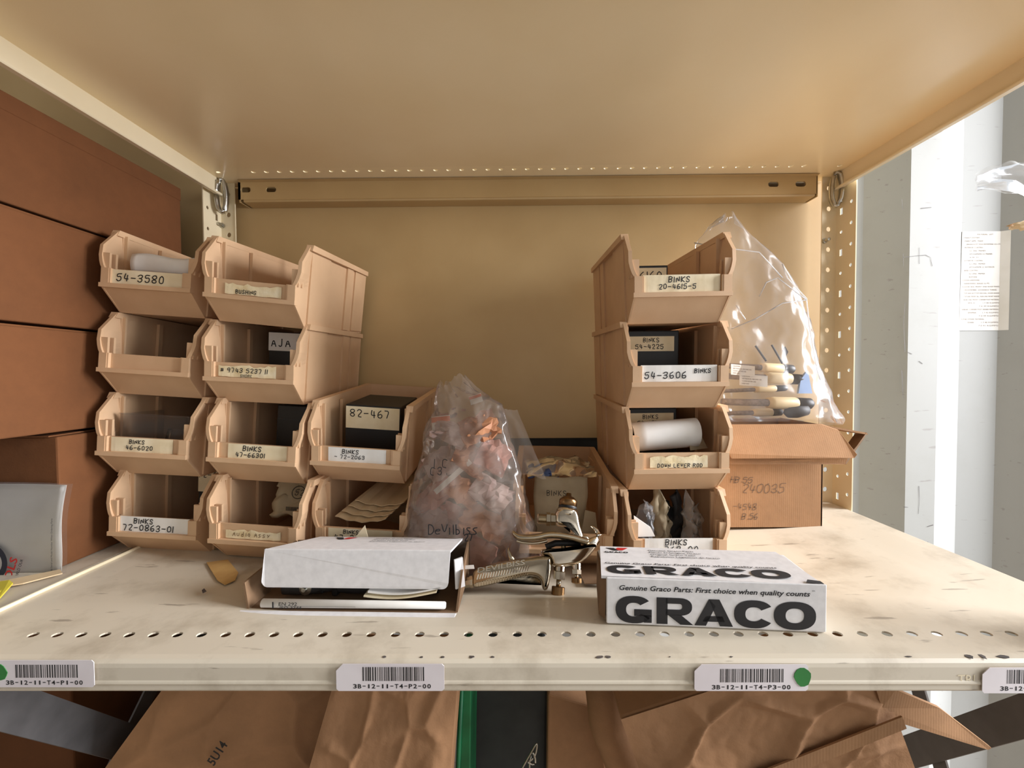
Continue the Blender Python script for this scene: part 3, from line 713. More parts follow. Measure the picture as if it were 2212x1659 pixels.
# clear tray in the leftmost third bin
mb = MB(); mb.box(-2.2, 1.95, .9, .95, 2.0, 3.7); mb.box(-2.2, -2.15, .9, 4, 2.0, 3.7); mb.box(1.9, 1.95, .9, 4, 2.0, 3.7); mb.box(-2.2, 1.95, .9, 4, 1.95, 2.0); mb.box(-2.25, 2.0, .85, .98, 3.65, 3.75)
mb2 = MB().lathe([(0, .5), (.7, .5), (.7, .42), (.1, .42)], (.6, 1.6, 2.05), (0, .3, 1), 16)
loose('clear_tray', 'clear plastic tray in the leftmost third bin', 'tray', 'c1r3', [('tray', mb, 'clear', {})])
loose('clear_cup', 'small clear ring cup inside the clear tray', 'cup', 'c1r3', [('cup', mb2, 'clear', dict(smooth=True))])
# poly bag in the second stack's bottom bin
def crumple(u, v, a, s, seed): return Vector((noise.noise(Vector((u*s, v*s, seed))), noise.noise(Vector((u*s, v*s, seed+9))), noise.noise(Vector((u*s, v*s, seed+19)))))*a
mb = MB().grid(lambda u, v: Vector((-.6+2.9*u, 2.4+1.2*v, 2.2+2.1*v-.5*(u-.5)**2))+crumple(u, v, .35, 4, 3), 18, 14)
mk = MB(); write(mk, '52', (.75, 2.75, 3.4), (1, 0, 0), (0, .5, .87), .35, .05)
mk.tube([(1.0+.42*math.cos(t*.35), 2.75+.15*math.sin(t*.35), 3.58+.36*math.sin(t*.35)) for t in range(19)], .025, 4)
for i in range(16): mk.box(.5+.09*i, .5+.09*i+.04, 2.25, 2.27, 2.55, 2.8)
loose('parts_bag', 'hazy poly bag with circled number in the second stack bottom bin', 'bag', 'c2r4', [('bag', mb, 'kraft', dict(smooth=True, solid=.3)), ('print', mk, 'ink', dict(sub_of=1))])
# tan envelopes in the short stack's lower bin
for i in range(4):
    mb = MB().grid(lambda u, v: Vector((-1.9+.25*i+3.1*u+.5*v, .9+.35*i+4.5*v, 2.75+.22*i+.4*v-.25*math.sin(u*3.1)*(1-v)+.04*math.sin(u*20))), 14, 6)
    loose('envelope', ['lowest', 'second', 'third', 'topmost'][i]+' tan envelope in the short stack lower bin', 'envelope', 'c3r4', [('paper', mb, 'tan', dict(solid=.05))], 'tan envelopes')
# rolled paper in the right stack's third bin
mb = MB().grid(lambda u, v: Vector((-2.3+3.9*v, 1.9+.95*math.cos(5.4*u)*(1-.1*v), 3.0+.85*math.sin(5.4*u)+.25*v)), 22, 6)
loose('paper_roll', 'loosely rolled white paper in the right stack third bin', 'paper', 'r3', [('sheet', mb, 'paper', dict(smooth=True, solid=.03))])
mb = MB().slab([(1.0, 1.2, 2.3), (2.3, 1.8, 2.3), (1.6, 2.2, 3.9), (1.1, 1.8, 3.9)], (0, .03, 0))
loose('paper_flap', 'grey folded paper edge beside the paper roll', 'paper', 'r3', [('sheet', mb, 'kraft', {})])
# plastic bags in the right stack's bottom bin
for i, (x, y, w, h, mt, lab) in enumerate([(-2.2, 1.0, 1.4, 3.2, 'film', 'clear bag at the left of the right stack bottom bin'), (-1.1, 1.5, 1.5, 3.9, 'kraft', 'grey crumpled bag in the middle of the right stack bottom bin'), (.7, 1.2, 1.4, 3.9, 'film_hazy', 'hazy bag with a red edge in the right stack bottom bin'), (-.3, 2.6, 2.0, 4.0, 'dark', 'dark crumpled bag at the back of the right stack bottom bin')]):
    mb = MB().grid(lambda u, v: Vector((x+w*u*(1-.4*v)+.4*v, y+.6*v+.35*math.sin(u*3.14)*-1, .8+h*v*(.85+.2*math.sin(u*4+i))))+crumple(u, v, .45, 5, 5*i+1), 14, 16)
    loose('plastic_bag', lab, 'bag', 'r4', [('film', mb, mt, dict(smooth=True, solid=.04))], 'bags in the right stack bottom bin')
mb = MB().slab([(-2.3, .5, 2.4), (-1.2, .45, 2.45), (-1.4, .6, 2.9), (-2.3, .8, 3.5)], (0, .03, .01))
loose('paper_corner', 'white torn paper corner in the right stack bottom bin', 'paper', 'r4', [('sheet', mb, 'paper', {})])
# kraft envelope and bags in the single bin
mb = MB().grid(lambda u, v: Vector((-1.95+3.3*u+.2*v, 1.6+1.6*v, .5+4.2*v))+crumple(u, v, .22, 3, 2), 18, 16)
mk = MB(); write(mk, 'BINKS', (-1.0, 2.45, 3.75), (1, 0, 0), (0, .35, .93), .3, .045); write(mk, '7', (-.6, 1.9, 2.2), (1, 0, 0), (0, .35, .93), .45, .06)
loose('kraft_envelope', 'crumpled kraft paper envelope standing in the single bin', 'envelope', 's1', [('paper', mb, 'kraft', dict(smooth=True, solid=.12)), ('handwriting', mk, 'ink', dict(sub_of=1))])
mb = MB().grid(lambda u, v: Vector((-2.2+2.0*u, 3.6+2.4*v, 4.6+.35*math.sin(u*3)*math.sin(v*3)))+crumple(u, v, .4, 4, 7), 12, 10)
loose('blue_bag', 'blue plastic bag behind the kraft envelope', 'bag', 's1', [('film', mb, 'blue', dict(smooth=True, solid=.1))])
mb = MB().grid(lambda u, v: Vector((-2.3+4.5*u, 3.2+3.6*v, 4.75+.5*math.sin(u*3.1)*math.sin(v*3.1)))+crumple(u, v, .5, 5, 12), 18, 14)
loose('clear_bag', 'clear crumpled bag lying over the single bin', 'bag', 's1', [('film', mb, 'film_hazy', dict(smooth=True))])
mb = MB().slab([(1.0, 1.3, 1.6), (2.1, 1.5, 1.4), (1.95, 2.0, 2.9), (1.3, 1.9, 3.1)], (0, .05, 0)); 
loose('kraft_scrap', 'small kraft paper scrap at the right of the single bin', 'paper', 's1', [('sheet', mb, 'kraft', {})])

# ================================================================== CARTONS ON THE LEFT
XP = -26.35
zl = [7.5, 13.4, 19.3, 25.0]
nm = ['lowest', 'middle', 'top']
for i in range(3):
    t = thing('cardboard_carton', nm[i]+' of the three long brown cartons stacked on the left', 'carton', (-37, 6, zl[i]), None, 'brown cartons stacked in the left bay')
    x0 = XP-20+.0; dx = (.12, 0, .06)[i]
    MB().box(x0, XP-dx, -3, 14.2+.2*i, zl[i]+.07, zl[i+1]-.16).build('carton_body', M['card_left'], t, bevel=.08)
    MB().box(x0+.1, XP-dx-.12, -2.9, 14.0+.2*i, zl[i+1]-.16, zl[i+1]-.06).build('top_flap', M['card_left'], t)
    if i == 2: MB().box(XP-dx-.5, XP-dx+.035, -3.0, 14.62, zl[i+1]-1.05, zl[i+1]-.12).build('lid_band', M['card_left'], t, bevel=.05)
t = thing('cardboard_carton', 'small brown carton under the long cartons beside the leftmost bins', 'carton', (-36, 10, 0))
MB().box(-46, XP-.05, 5.8, 14.3, 0, 7.32).build('carton_body', M['card_left'], t, bevel=.1)
MB().slab([(-46, 5.6, 7.33), (XP-.3, 5.6, 7.33), (XP-.3, 13, 7.42), (-46, 13, 7.42)], (0, 0, .07)).build('top_flap', M['card_left'], t)
# document pouch leaning on that carton
t = thing('document_pouch', 'clear pouch with printed white sheet leaning on the left carton', 'pouch', (-28.5, 5.2, 0))
def pw(px, py): p = at(px, py, 5.2); p.y = 5.35-.12*math.sin((p.x+24)*1.3)-.06*(4.6-p.z); return p
q = [at(-260, 1046, 5.2), at(135, 1050, 5.2), at(131, 1236, 5.2), at(-260, 1258, 5.2)]
def sheet(u, v, q, yo):
    p = (q[0]*(1-u)+q[1]*u)*(1-v)+(q[3]*(1-u)+q[2]*u)*v
    p.y = 5.35+yo-.13*math.sin(u*6)-.25*v+.1*math.sin(v*5+u*3); return p
MB().grid(lambda u, v: sheet(u, v, q, 0), 26, 14).build('white_sheet', M['paper'], t, smooth=True, solid=.03)
q2 = [at(-265, 1040, 5.1), at(147, 1048, 5.1), at(140, 1240, 5.1), at(-265, 1264, 5.1)]
MB().grid(lambda u, v: sheet(u, v, q2, -.06), 26, 14).build('clear_sleeve', M['film'], t, smooth=True)
mk = MB(); c = at(-18, 1215, 5.05)
for k in range(28):
    a0, a1 = 2*math.pi*k/28, 2*math.pi*(k+1)/28
    mk.add([(c.x+r*math.cos(a)*1.0, 5.0, c.z+r*math.sin(a)*1.1) for r, a in ((.62, a0), (.92, a0), (.92, a1), (.62, a1))], [(0, 1, 2, 3)])
e1 = Vector((.34, 0, .94)); e2 = Vector((-.94, 0, .34))
mk.build('ring_logo', M['navy'], t); mk = MB()
p = at(24, 1252, 4.98); p.y = 4.98; mk2 = MB(); type_mb(mk2, 'TOOLS', p-e1*1.2, e1, e2, .42, width=2.4, bold=.02)
p = at(37, 1250, 4.98); p.y = 4.98; type_mb(mk, 'THE WORLD OUR', p-e1*.6, e1, e2, .16, width=1.7, bold=.01)
mk.build('small_print', M['navy'], t); mk = MB()
p = at(112, 1228, 4.98); p.y = 5.0; e1b = Vector((.04, 0, 1)); e2b = Vector((-1, 0, .04)); type_mb(mk, 'Specify Serial and Model Number When Ordering Parts', p-e1b*.4, e1b, e2b, .1, width=3.1)
mk.build('small_print', M['navy'], t); mk2.build('red_print', M['red'], t)
t = MB().slab([atz(-60, 1262, .15), atz(10, 1256, .15), atz(130, 1232, .15), atz(135, 1240, .15), atz(50, 1262, .12), atz(-60, 1280, .12)], (0, 0, .06)).build('tan_envelope', M['tan'])
tag(t, 'tan paper envelope lying in front of the left carton', 'envelope')
t = MB().slab([atz(-60, 1268, .02), atz(20, 1256, .25), atz(28, 1262, .2), atz(-2, 1296, .02), atz(-60, 1340, .02)], (0, 0, .08)).build('yellow_card', M['yellow'])
tag(t, 'bright yellow card corner at the far left shelf edge', 'card')

# ================================================================== HAZY BAG OF RED PARTS
def bag_mesh(rows, y0, crum, seed, nu=44, nv=34, sc=1.6):
    """rows: (v px-height points) -> silhouettes (left px, right px, py, half depth)"""
    def fn(u, v):
        k = v*(len(rows)-1); i = min(int(k), len(rows)-2); f = k-i
        a, b = rows[i], rows[i+1]; r = [a[j]*(1-f)+b[j]*f for j in range(4)]
        L = at(r[0], r[2], y0); Rr = at(r[1], r[2], y0); c = (L+Rr)/2; hw = (Rr-L).length/2; d = r[3]
        t = 2*math.pi*u; ct, st = math.cos(t), math.sin(t)
        sgn = lambda q: (1 if q >= 0 else -1)*abs(q)**.75
        p = Vector((c.x+hw*sgn(ct), y0+d*sgn(st), c.z))
        n1 = noise.noise(Vector((p.x*sc*.5, p.y*sc*.5, p.z*sc*.5+seed))); f1 = noise.voronoi(Vector((p.x*sc*.75, p.y*sc*.75, p.z*sc*.55+seed)))[0]; f2 = noise.voronoi(Vector((p.x*sc*1.9, p.y*sc*1.9, p.z*sc*1.3+seed)))[0]
        e = Vector((ct, st*.9, .2*n1))*(n1*.7+1.3*(f1[0]-.45)+.45*(f2[0]-.45))*crum*min(1, .3+d/1.2)
        if v > .82: p.z += .9*(v-.82)/.18*noise.noise(Vector((ct*1.7+seed, st*1.7, 3.3)))+.25*(v-.82)/.18*noise.noise(Vector((ct*6, st*6, seed)))
        return p+e
    return MB().grid(fn, nu, nv, closed_u=True)
zfl = sag(-4, 7)
rows = [(885, 1150, 1222, 1.9), (878, 1160, 1190, 2.4), (880, 1150, 1140, 2.5), (892, 1135, 1080, 2.3), (908, 1120, 1020, 2.0), (922, 1105, 960, 1.6), (932, 1092, 910, 1.1), (940, 1080, 875, .7), (944, 1040, 845, .35), (952, 1005, 826, .12)]
bg1 = thing('parts_bag', 'big hazy plastic bag of reddish small parts, marker writing low down', 'bag', (-3.4, 7.6, zfl))
bag_mesh(rows, 7.9, .42, 3, 130, 100, 1.2).build('film', M['film_hazy'], bg1, smooth=True)
mb = MB().grid(lambda u, v: (lambda p: p+crumple(u, v, .15, 4, 5))(at(1075+85*u*(.5+.5*v)+20*v, 885+150*v-20*(1-u)*v, 8.4+.3*u)), 10, 14)
mb.build('film_flap', M['film_hazy'], bg1, smooth=True)
mk = MB()
def bagpt(px, py): return at(px, py, 5.35)
for s, px, py, hpx in (('DeVilbiss', 926, 1154, .5), ('27', 1003, 1168, .34)):
    mk = MB(); write(mk, s, bagpt(px, py), (1, 0, 0), (0, .1, .99), hpx, .07, adv=.82, seed=4); mk.build('marker_writing', M['ink'], bg1)
mk = MB()
write(mk, '1 C', at(938, 1010, 5.8), (1, 0, .0), (0, .2, .98), .45, .05); write(mk, 'C3.', at(930, 1026, 5.8), (1, 0, .0), (0, .2, .98), .4, .05)
mk.build('marker_writing', M['ink'], bg1)
# the packets inside: individually placed small bags and strips
rnd = random.Random(11); pk = []
PK = [(905, 1185, 'pink'), (960, 1190, 'mauve'), (1020, 1195, 'pink'), (1080, 1190, 'rust'), (1120, 1195, 'mauve'), (925, 1130, 'mauve'), (985, 1120, 'pink'), (1045, 1130, 'rust'), (1100, 1125, 'rust'),
      (940, 1070, 'pink'), (1000, 1060, 'rust'), (1060, 1065, 'mauve'), (955, 1000, 'mauve'), (1015, 990, 'rust'), (1065, 985, 'pink'), (975, 935, 'mauve'), (1035, 925, 'rust')]
words = ['left', 'middle', 'right', 'inner', 'outer']
colr = dict(pink='pink', rust='orange-brown', mauve='mauve')
for i, (px, py, mt) in enumerate(PK):
    c = at(px, py, 7.6+rnd.uniform(-.8, .9)); c.z = max(c.z, sag(c.x, c.y)+.35)
    ex = Euler((rnd.uniform(.6, 1.4), rnd.uniform(-.7, .7), rnd.uniform(-.6, .6))).to_matrix(); w, h = rnd.uniform(.9, 1.4), rnd.uniform(.65, 1.0)
    mb = MB().grid(lambda u, v: c+ex @ Vector(((u-.5)*2*w, (v-.5)*2*h, .16*math.sin(u*3.14)*math.sin(v*3.14)))+crumple(u, v, .3, 5, i), 9, 8)
    lv = 'bottom' if py > 1180 else 'lower' if py > 1100 else 'middle' if py > 1040 else 'upper' if py > 960 else 'top'
    o = mb.build('parts_packet', M[mt], None, solid=.2)
    side = 'far left' if px < 930 else 'left' if px < 980 else 'centre' if px < 1040 else 'right' if px < 1095 else 'far right'
    tag(o, f'{colr[mt]} small parts packet at the {lv} {side} inside the hazy bag', 'packet', 'small packets inside the hazy bag')
for i, (px, py, w, h, ang, mt, lab) in enumerate([(978, 1030, 2.7, .3, .72, 'paper', 'long white paper strip slanting inside the hazy bag'), (953, 915, 1.1, .9, .1, 'paper', 'white tag with an orange band at the top of the hazy bag'), (1028, 862, .75, .5, .3, 'paper', 'small tag with an orange stripe near the bag top')]):
    c = at(px, py, 6.55 if i == 0 else 7.5); e1 = Vector((math.cos(ang), 0, math.sin(ang))); e2 = Vector((-math.sin(ang), .2, math.cos(ang)))
    tg = thing('paper_tag', lab, 'tag', c)
    MB().slab([c-e1*w/2-e2*h/2, c+e1*w/2-e2*h/2, c+e1*w/2+e2*h/2, c-e1*w/2+e2*h/2], (0, .03, 0)).build('paper', M[mt], tg)
    if i: 
        f = Vector((0, -.02, 0)); MB().slab([c-e1*w/2+e2*h*.12+f, c+e1*w/2+e2*h*.12+f, c+e1*w/2+e2*h*.45+f, c-e1*w/2+e2*h*.45+f], (0, -.01, 0)).build('orange_band', M['orange'], tg)

# ================================================================== CARDBOARD BOX ON THE RIGHT AND ITS BAG
y0 = 12.0; zf = sag(17, 12)
X1 = at(1777, 1100, y0).x; X0 = 11.4; ZT = at(1700, 918, y0).z
t = thing('cardboard_box', 'open kraft cardboard box with folded-back flaps behind the right stack', 'box', (16, 14, zf))
mb = MB(); mb.box(X0, X1, y0, y0+.16, zf, ZT-.05); mb.box(X0, X1, 16.6, 16.76, zf, ZT-.05); mb.box(X0, X0+.16, y0, 16.76, zf, ZT-.05); mb.box(X1-.16, X1, y0, 16.76, zf, ZT-.05); mb.box(X0, X1, y0, 16.76, zf, zf+.15)
mb.build('box_body', M['card_right'], t, bevel=.04)
yb = y0-1.0
ff = [Vector((X0+.1, y0-.02, ZT)), Vector((X1-.1, y0-.02, ZT)), at(1812, 930, y0-.3), at(1852, 982, yb), at(1846, 990, yb), at(1580, 991, yb), at(1575, 980, yb)]
MB().slab(ff, (0, .12, .06)).build('front_flap', M['card_right'], t, bevel=.02)
ff = [Vector((X0+.1, y0-.1, ZT-1.9)), at(1832, 990, y0-.75), at(1826, 1003, y0-.7), at(1580, 1003, y0-.6)]
MB().slab(ff, (0, .12, .03)).build('inner_flap', M['card_right'], t)
rf = [Vector((X1-.05, y0+.1, ZT)), Vector((X1-.05, 16.6, ZT)), Vector((X1+1.7, 16.5, ZT-.55)), at(1873, 935, y0+.1), ]
MB().slab(rf, (.05, 0, -.14)).build('side_flap', M['card_right'], t)
rf2 = [at(1872, 934, y0+.1), at(1868, 945, y0+.1), at(1828, 1003, y0-.2), at(1822, 998, y0-.2), at(1852, 962, y0)]
MB().slab(rf2, (.02, .9, -.1)).build('flap_edge', M['card_in'], t)
mk = MB()
for s, px, py, h in (('HB.55', 1577, 1043, .42), ('240035', 1602, 1066, .62), ('-4548', 1582, 1101, .42), ('B.56', 1602, 1122, .4)):
    p = at(px, py, y0-.02); mk = MB(); write(mk, s, (p.x, y0-.02, p.z), (1, 0, 0), (0, 0, 1), h, .05, adv=.95, jit=.5, seed=len(s), slant=.25)
    mk.build('handwriting', M['ink_grey'], t)
# inner contents so the box top reads as filled
rows = [(1540, 1812, 915, 1.2), (1538, 1803, 900, 1.9), (1540, 1782, 860, 1.7), (1540, 1768, 800, 1.35), (1538, 1755, 740, 1.1), (1530, 1745, 680, .8), (1520, 1728, 630, .6), (1505, 1690, 575, .45), (1502, 1650, 530, .3), (1530, 1605, 490, .15), (1560, 1588, 470, .05)]
bg2 = thing('clear_bag', 'tall clear plastic bag of brushes and tools standing on the kraft box', 'bag', (15, 14, ZT))
bag_mesh(rows, 14.0, .42, 21, 120, 110, .8).build('film', M['film'], bg2, smooth=True)
mb = MB()
for pts in ([(1690, 570), (1700, 600), (1742, 645), (1748, 700), (1765, 800), (1808, 912)], [(1640, 640), (1655, 610), (1680, 600), (1742, 648)], [(1580, 710), (1630, 690), (1690, 655), (1742, 648)], [(1590, 660), (1610, 690)], [(1500, 525), (1560, 535), (1640, 545), (1690, 600)]):
    mb.tube([at(a, b, 13.0+random.uniform(-.1, .1)) for a, b in pts], .045, 5)
mb.build('film_crease', M['crease'], bg2, smooth=True)
# brushes / tool handles inside the bag
def brush(px0, py0, px1, py1, y, lab, r=.34):
    a, b = at(px0, py0, y), at(px1, py1, y+.4); d = (b-a); L = d.length
    b_ = thing('cleaning_brush', lab, 'brush', (a+b)/2, None, 'brushes in the clear bag')
    MB().lathe([(0, r*.55), (L*.5, r*.6), (L*.52, r*.8)], a, d, 10).build('bristles', M['bristle'], b_, smooth=True)
    MB().lathe([(L*.5, r*.85), (L*.56, r), (L*.8, r), (L*.82, r*.9)], a, d, 12).build('handle', M['cream'], b_, smooth=True)
    MB().lathe([(L*.82, r*.95), (L*.97, r*.9), (L, r*.5)], a, d, 12).build('end_cap', M['black'], b_, smooth=True)
    MB().lathe([(L*.4, r*.3), (L*.5, r*.3)], a, d, 8).build('ferrule', M['zinc'], b_, smooth=True)
brush(1560, 868, 1755, 872, 13.2, 'cream handled brush lying lowest in the clear bag', .45)
brush(1565, 812, 1738, 820, 13.6, 'cream handled brush in the middle of the clear bag', .42)
brush(1570, 790, 1715, 798, 14.4, 'cream handled brush uppermost in the clear bag', .38)
brush(1558, 845, 1700, 838, 14.8, 'slim grey brush behind the others in the clear bag', .26)
brush(1560, 893, 1690, 890, 13.9, 'brush lying flat on the bottom of the clear bag', .3)
a = at(1700, 892, 13.3); b_ = MB().lathe([(0, .1), (.3, .4), (1.0, .5), (1.7, .42), (2.0, .1)], a-Vector((.2, 0, 0)), (1, .1, .12), 12).build('tool_grip', M['dark'], None, smooth=True)
tag(b_, 'black rounded tool grip at the bottom right of the clear bag', 'grip')
for k, (px, py, w, h, ang, lab) in enumerate([(1605, 800, 1.7, .75, -.1, 'upper white printed tag in the clear bag'), (1628, 822, 2.0, .8, -.08, 'lower white printed tag in the clear bag')]):
    c = at(px, py, 12.75+.1*k); e1 = Vector((math.cos(ang), 0, math.sin(ang))); e2 = Vector((0, 0, 1)); tg = thing('paper_tag', lab, 'tag', c)
    MB().slab([c-e1*w/2-e2*h/2, c+e1*w/2-e2*h/2, c+e1*w/2+e2*h/2, c-e1*w/2+e2*h/2], (0, .03, 0)).build('paper', M['paper'], tg)
    mk = MB()
    for j in range(4): type_mb(mk, ['CAUTION', 'SEE MANUAL BEFORE USE', 'CLEAN AFTER USE', 'KEEP DRY'][j], c-e1*w*.42+e2*(h*.28-j*h*.22)-Vector((0, .01, 0)), e1, e2, h*.11)
    mk.build('printed_lines', M['ink_grey'], tg)
for k, (p0, p1) in enumerate([((1632, 747), (1655, 780)), ((1667, 745), (1690, 785))]):
    o = MB().tube([at(*p0, 13.6), at(*p1, 13.5)], .07, 6).build('thin_rod', M['dark'], None)
    tag(o, ('left' if k == 0 else 'right')+' thin dark rod poking up inside the clear bag', 'rod', 'rods in the clear bag')
o = MB().slab([at(1690, 758, 13.4), at(1696, 748, 13.4), at(1703, 760, 13.4), at(1697, 772, 13.4)], (0, .03, 0)).build('black_diamond', M['ink'], bg2); o['label'] = 'black printed diamond'
mb = MB().slab([at(1730, 820, 13.6), at(1745, 800, 13.6), at(1755, 850, 13.6), at(1725, 850, 13.6)], (0, .2, 0))
tag(mb.build('blue_wipe', M['pale_blue']), 'pale blue cloth scrap at the right side of the clear bag', 'cloth')

# ================================================================== CLOSED WHITE PARTS BOX (front right)
A = atz(1311, 1348, .0); B = atz(1783, 1368, .0)
ang = math.atan2(B.y-A.y, B.x-A.x); Wd = (B-A).length; Hh = 2.02; Dp = 2.95; KY = Dp/4.15
bx = thing('parts_carton', 'closed white carton with large black lettering at the front right', 'carton', (A.x, A.y, .01), (0, 0, ang))
mb = MB().box(0, Wd, 0, Dp, 0, Hh-.12); mb.build('carton_body', M['white_card'], bx, bevel=.05)
mb = MB(); mb.box(-.03, Wd+.0, -.06, .02, .06, Hh); mb.build('front_panel', M['white_card'], bx, bevel=.04)
lid = MB().hexa([(-.22, .1, Hh-.12), (Wd-.08, .0, Hh-.12), (Wd-.35, Dp, Hh-.1), (.12, Dp+.05, Hh-.1)], [(-.22, .1, Hh+.0), (Wd-.08, .0, Hh-.02), (Wd-.35, Dp, Hh+.0), (.12, Dp+.05, Hh+.02)]).build('lid', M['white_card'], bx)
MB().hexa([(-.05, .15, .1), (-.3, .35, .2), (-.1, Dp-.3, .25), (-.05, Dp-.1, .1)], [(-.02, .05, Hh-.15), (-.22, .25, Hh-.2), (-.06, Dp-.2, Hh-.2), (-.02, Dp-.1, Hh-.15)]).build('side_tuck_flap', M['card_in'], bx)
def letters(mb, o, eu, ev, w, h):
    o, eu, ev = Vector(o), Vector(eu), Vector(ev); k = w/6.42
    P = lambda x, y: o+eu*(x*k)+ev*(y*h)
    def poly(*ps): mb.add([P(*p) for p in ps], [tuple(range(len(ps)))])
    def arc(cx, cy, r1, r2, q1, q2, a0, a1, n=28):
        sp = lambda c: (1 if c >= 0 else -1)*abs(c)**.86
        pt = [(cx+rx*sp(math.cos(t)), cy+ry*sp(math.sin(t))) for t in [R_(a0+(a1-a0)*i/n) for i in range(n+1)] for rx, ry in ((r1, r2), (q1, q2))]
        mb.add([P(*p) for p in pt], [(2*i, 2*i+1, 2*i+3, 2*i+2) for i in range(n)])
    # G
    arc(.61, .5, .61, .52, .26, .26, 38, 330); poly((.62, .26), (1.2, .26), (1.2, .52), (.62, .52)); poly((.94, .02), (1.2, .02), (1.2, .3), (.94, .3))
    x = 1.36   # R
    poly((x, 0), (x+.36, 0), (x+.36, 1), (x, 1)); poly((x+.3, .78), (x+.74, .78), (x+.74, 1), (x+.3, 1)); poly((x+.3, .34), (x+.74, .34), (x+.74, .56), (x+.3, .56))
    arc(x+.74, .67, .42, .33, .1, .11, -90, 90, 16); poly((x+.36, .36), (x+.78, .38), (x+1.2, 0), (x+.78, 0))
    x = 2.6    # A
    poly((x, 0), (x+.37, 0), (x+.68, .75), (x+.46, 1)); poly((x+.46, 1), (x+.8, 1), (x+1.24, 0), (x+.82, 0)); poly((x+.26, .16), (x+.98, .16), (x+.9, .37), (x+.36, .37))
    arc(4.5, .5, .63, .52, .27, .26, 32, 328)          # C
    arc(5.79, .5, .66, .52, .29, .27, 0, 360, 40)      # O
mk = MB(); yv = -.075
letters(mk, (.35, yv, .14), (1, 0, 0), (0, 0, 1), Wd-.8, 1.12)
type_mb(mk, 'Genuine Graco Parts: First choice when quality counts', (.5, yv, 1.52), (1, 0, 0), (0, 0, 1), .21, width=Wd-1.15, bold=.018, shear=.25)
type_mb(mk, 'TM', (Wd-.58, yv, 1.72), (1, 0, 0), (0, 0, 1), .06)
mk.build('front_lettering', M['ink'], bx); mk = MB()
zt = Hh+.035
e1 = (1, 0, 0); e2 = (0, KY, 0)
letters(mk, (.1, .3, zt), e1, e2, Wd-1.15, 1.0)
type_mb(mk, 'Genuine Graco Parts: First choice when quality counts', (.1, 1.62*KY, zt), e1, e2, .21, width=Wd-1.35, bold=.018, shear=.25)
mk.build('lid_lettering', M['ink'], bx); mk = MB()
for i, s in enumerate(('Genuine Graco Parts', "Pieces D'Origine Graco", 'Original Graco Teile', 'Repuestos Legitimos de Graco')):
    type_mb(mk, s, (2.35, (3.62-.3*i)*KY, zt), e1, e2, .18, bold=.008)
mk.build('small_print', M['ink'], bx); mk = MB()
letters(mk, (.25, 3.2*KY, zt), e1, e2, 1.1, .2)
mk.add([(.35, 3.95*KY, zt), (.75, 3.95*KY, zt), (.95, 3.55*KY, zt), (.72, 3.55*KY, zt)], [(0, 1, 2, 3)])
mk.build('lid_logo', M['ink'], bx)
mk = MB(); mk.add([(.9, 3.6*KY, zt), (1.15, 3.6*KY, zt), (1.45, 4.0*KY, zt), (.95, 4.0*KY, zt), (.85, 3.85*KY, zt)], [(0, 1, 2, 3, 4)]); mk.build('red_mark', M['red'], bx)
# torn tear at the right front corner of the lid
mb = MB().slab([(Wd-.75, .02, Hh+.03), (Wd-.1, -.03, Hh+.01), (Wd-.15, .12, Hh+.04), (Wd-.6, .2, Hh+.05)], (0, 0, .02)); mb.build('torn_edge', M['dark'], bx)
# crumpled tissue behind it
for i in range(5):
    c = atz(1335+i*8, 1168+(i % 2)*6, .4); c.y = 5.1
    MB().lathe([(0, .05), (.1, .16), (.25, .18), (.36, .06)], c, (random.uniform(-.5, .5), -.3, 1), 8)
mb = MB().grid(lambda u, v: (lambda c: c+Vector((math.cos(u*6.28)*.42*math.sin(v*3.1), math.sin(u*6.28)*.3*math.sin(v*3.1), .45*(1-math.cos(v*3.14))/2*1.6))+crumple(u, v, .3, 6, 2))(Vector((at(1352, 1180, 5.0).x, 5.0, sag(5, 5)))), 14, 10, closed_u=True)
tag(mb.build('crumpled_tissue', M['tan'], None), 'crumpled beige tissue behind the closed white carton', 'tissue')

# ================================================================== OPEN WHITE CARTON (front left)
A = atz(535, 1316, -.05); B = atz(985, 1322, -.05)
ang = math.atan2(B.y-A.y, B.x-A.x); Wd = (B-A).length; Dp = 4.2; Hh = 1.75
cx = thing('open_carton', 'opened white carton with a raised lid and black tool inside', 'carton', (A.x, A.y, sag(-6, 2.5)+.02), (0, 0, ang))
mb = MB(); mb.box(0, Wd, 0, Dp, 0, .08); mb.box(.0, Wd, Dp-.08, Dp, 0, Hh-.15); mb.build('carton_body', M['card_in'], cx)
MB().hexa([(-.1, .1, 0), (.0, .1, 0), (0, Dp, 0), (-.1, Dp, 0)], [(-.5, .4, 1.15), (-.4, .4, 1.15), (-.1, Dp, Hh-.2), (-.2, Dp, Hh-.2)]).build('left_wall', M['card_in'], cx)
MB().hexa([(Wd-.05, .1, 0), (Wd+.05, .1, 0), (Wd+.05, Dp, 0), (Wd-.05, Dp, 0)], [(Wd+.15, .5, 1.75), (Wd+.25, .5, 1.75), (Wd+.05, Dp, Hh), (Wd-.05, Dp, Hh)]).build('right_wall', M['card_in'], cx)
MB().hexa([(Wd-.1, .45, .95), (Wd-.05, .4, .95), (Wd+.35, .5, 1.05), (Wd+.3, .6, 1.05)], [(Wd-.2, .7, 2.2), (Wd-.15, .65, 2.2), (Wd+.2, .8, 2.25), (Wd+.15, .9, 2.25)]).build('right_ear', M['white_card'], cx)
MB().hexa([(-.35, .0, .0), (Wd+.02, .0, 0), (Wd+.02, -.75, .0), (-.25, -.75, .0)], [(-.35, .0, .1), (Wd+.02, .0, .1), (Wd+.02, -.75, .13), (-.25, -.75, .13)]).build('bottom_flap', M['white_card'], cx, bevel=.03)
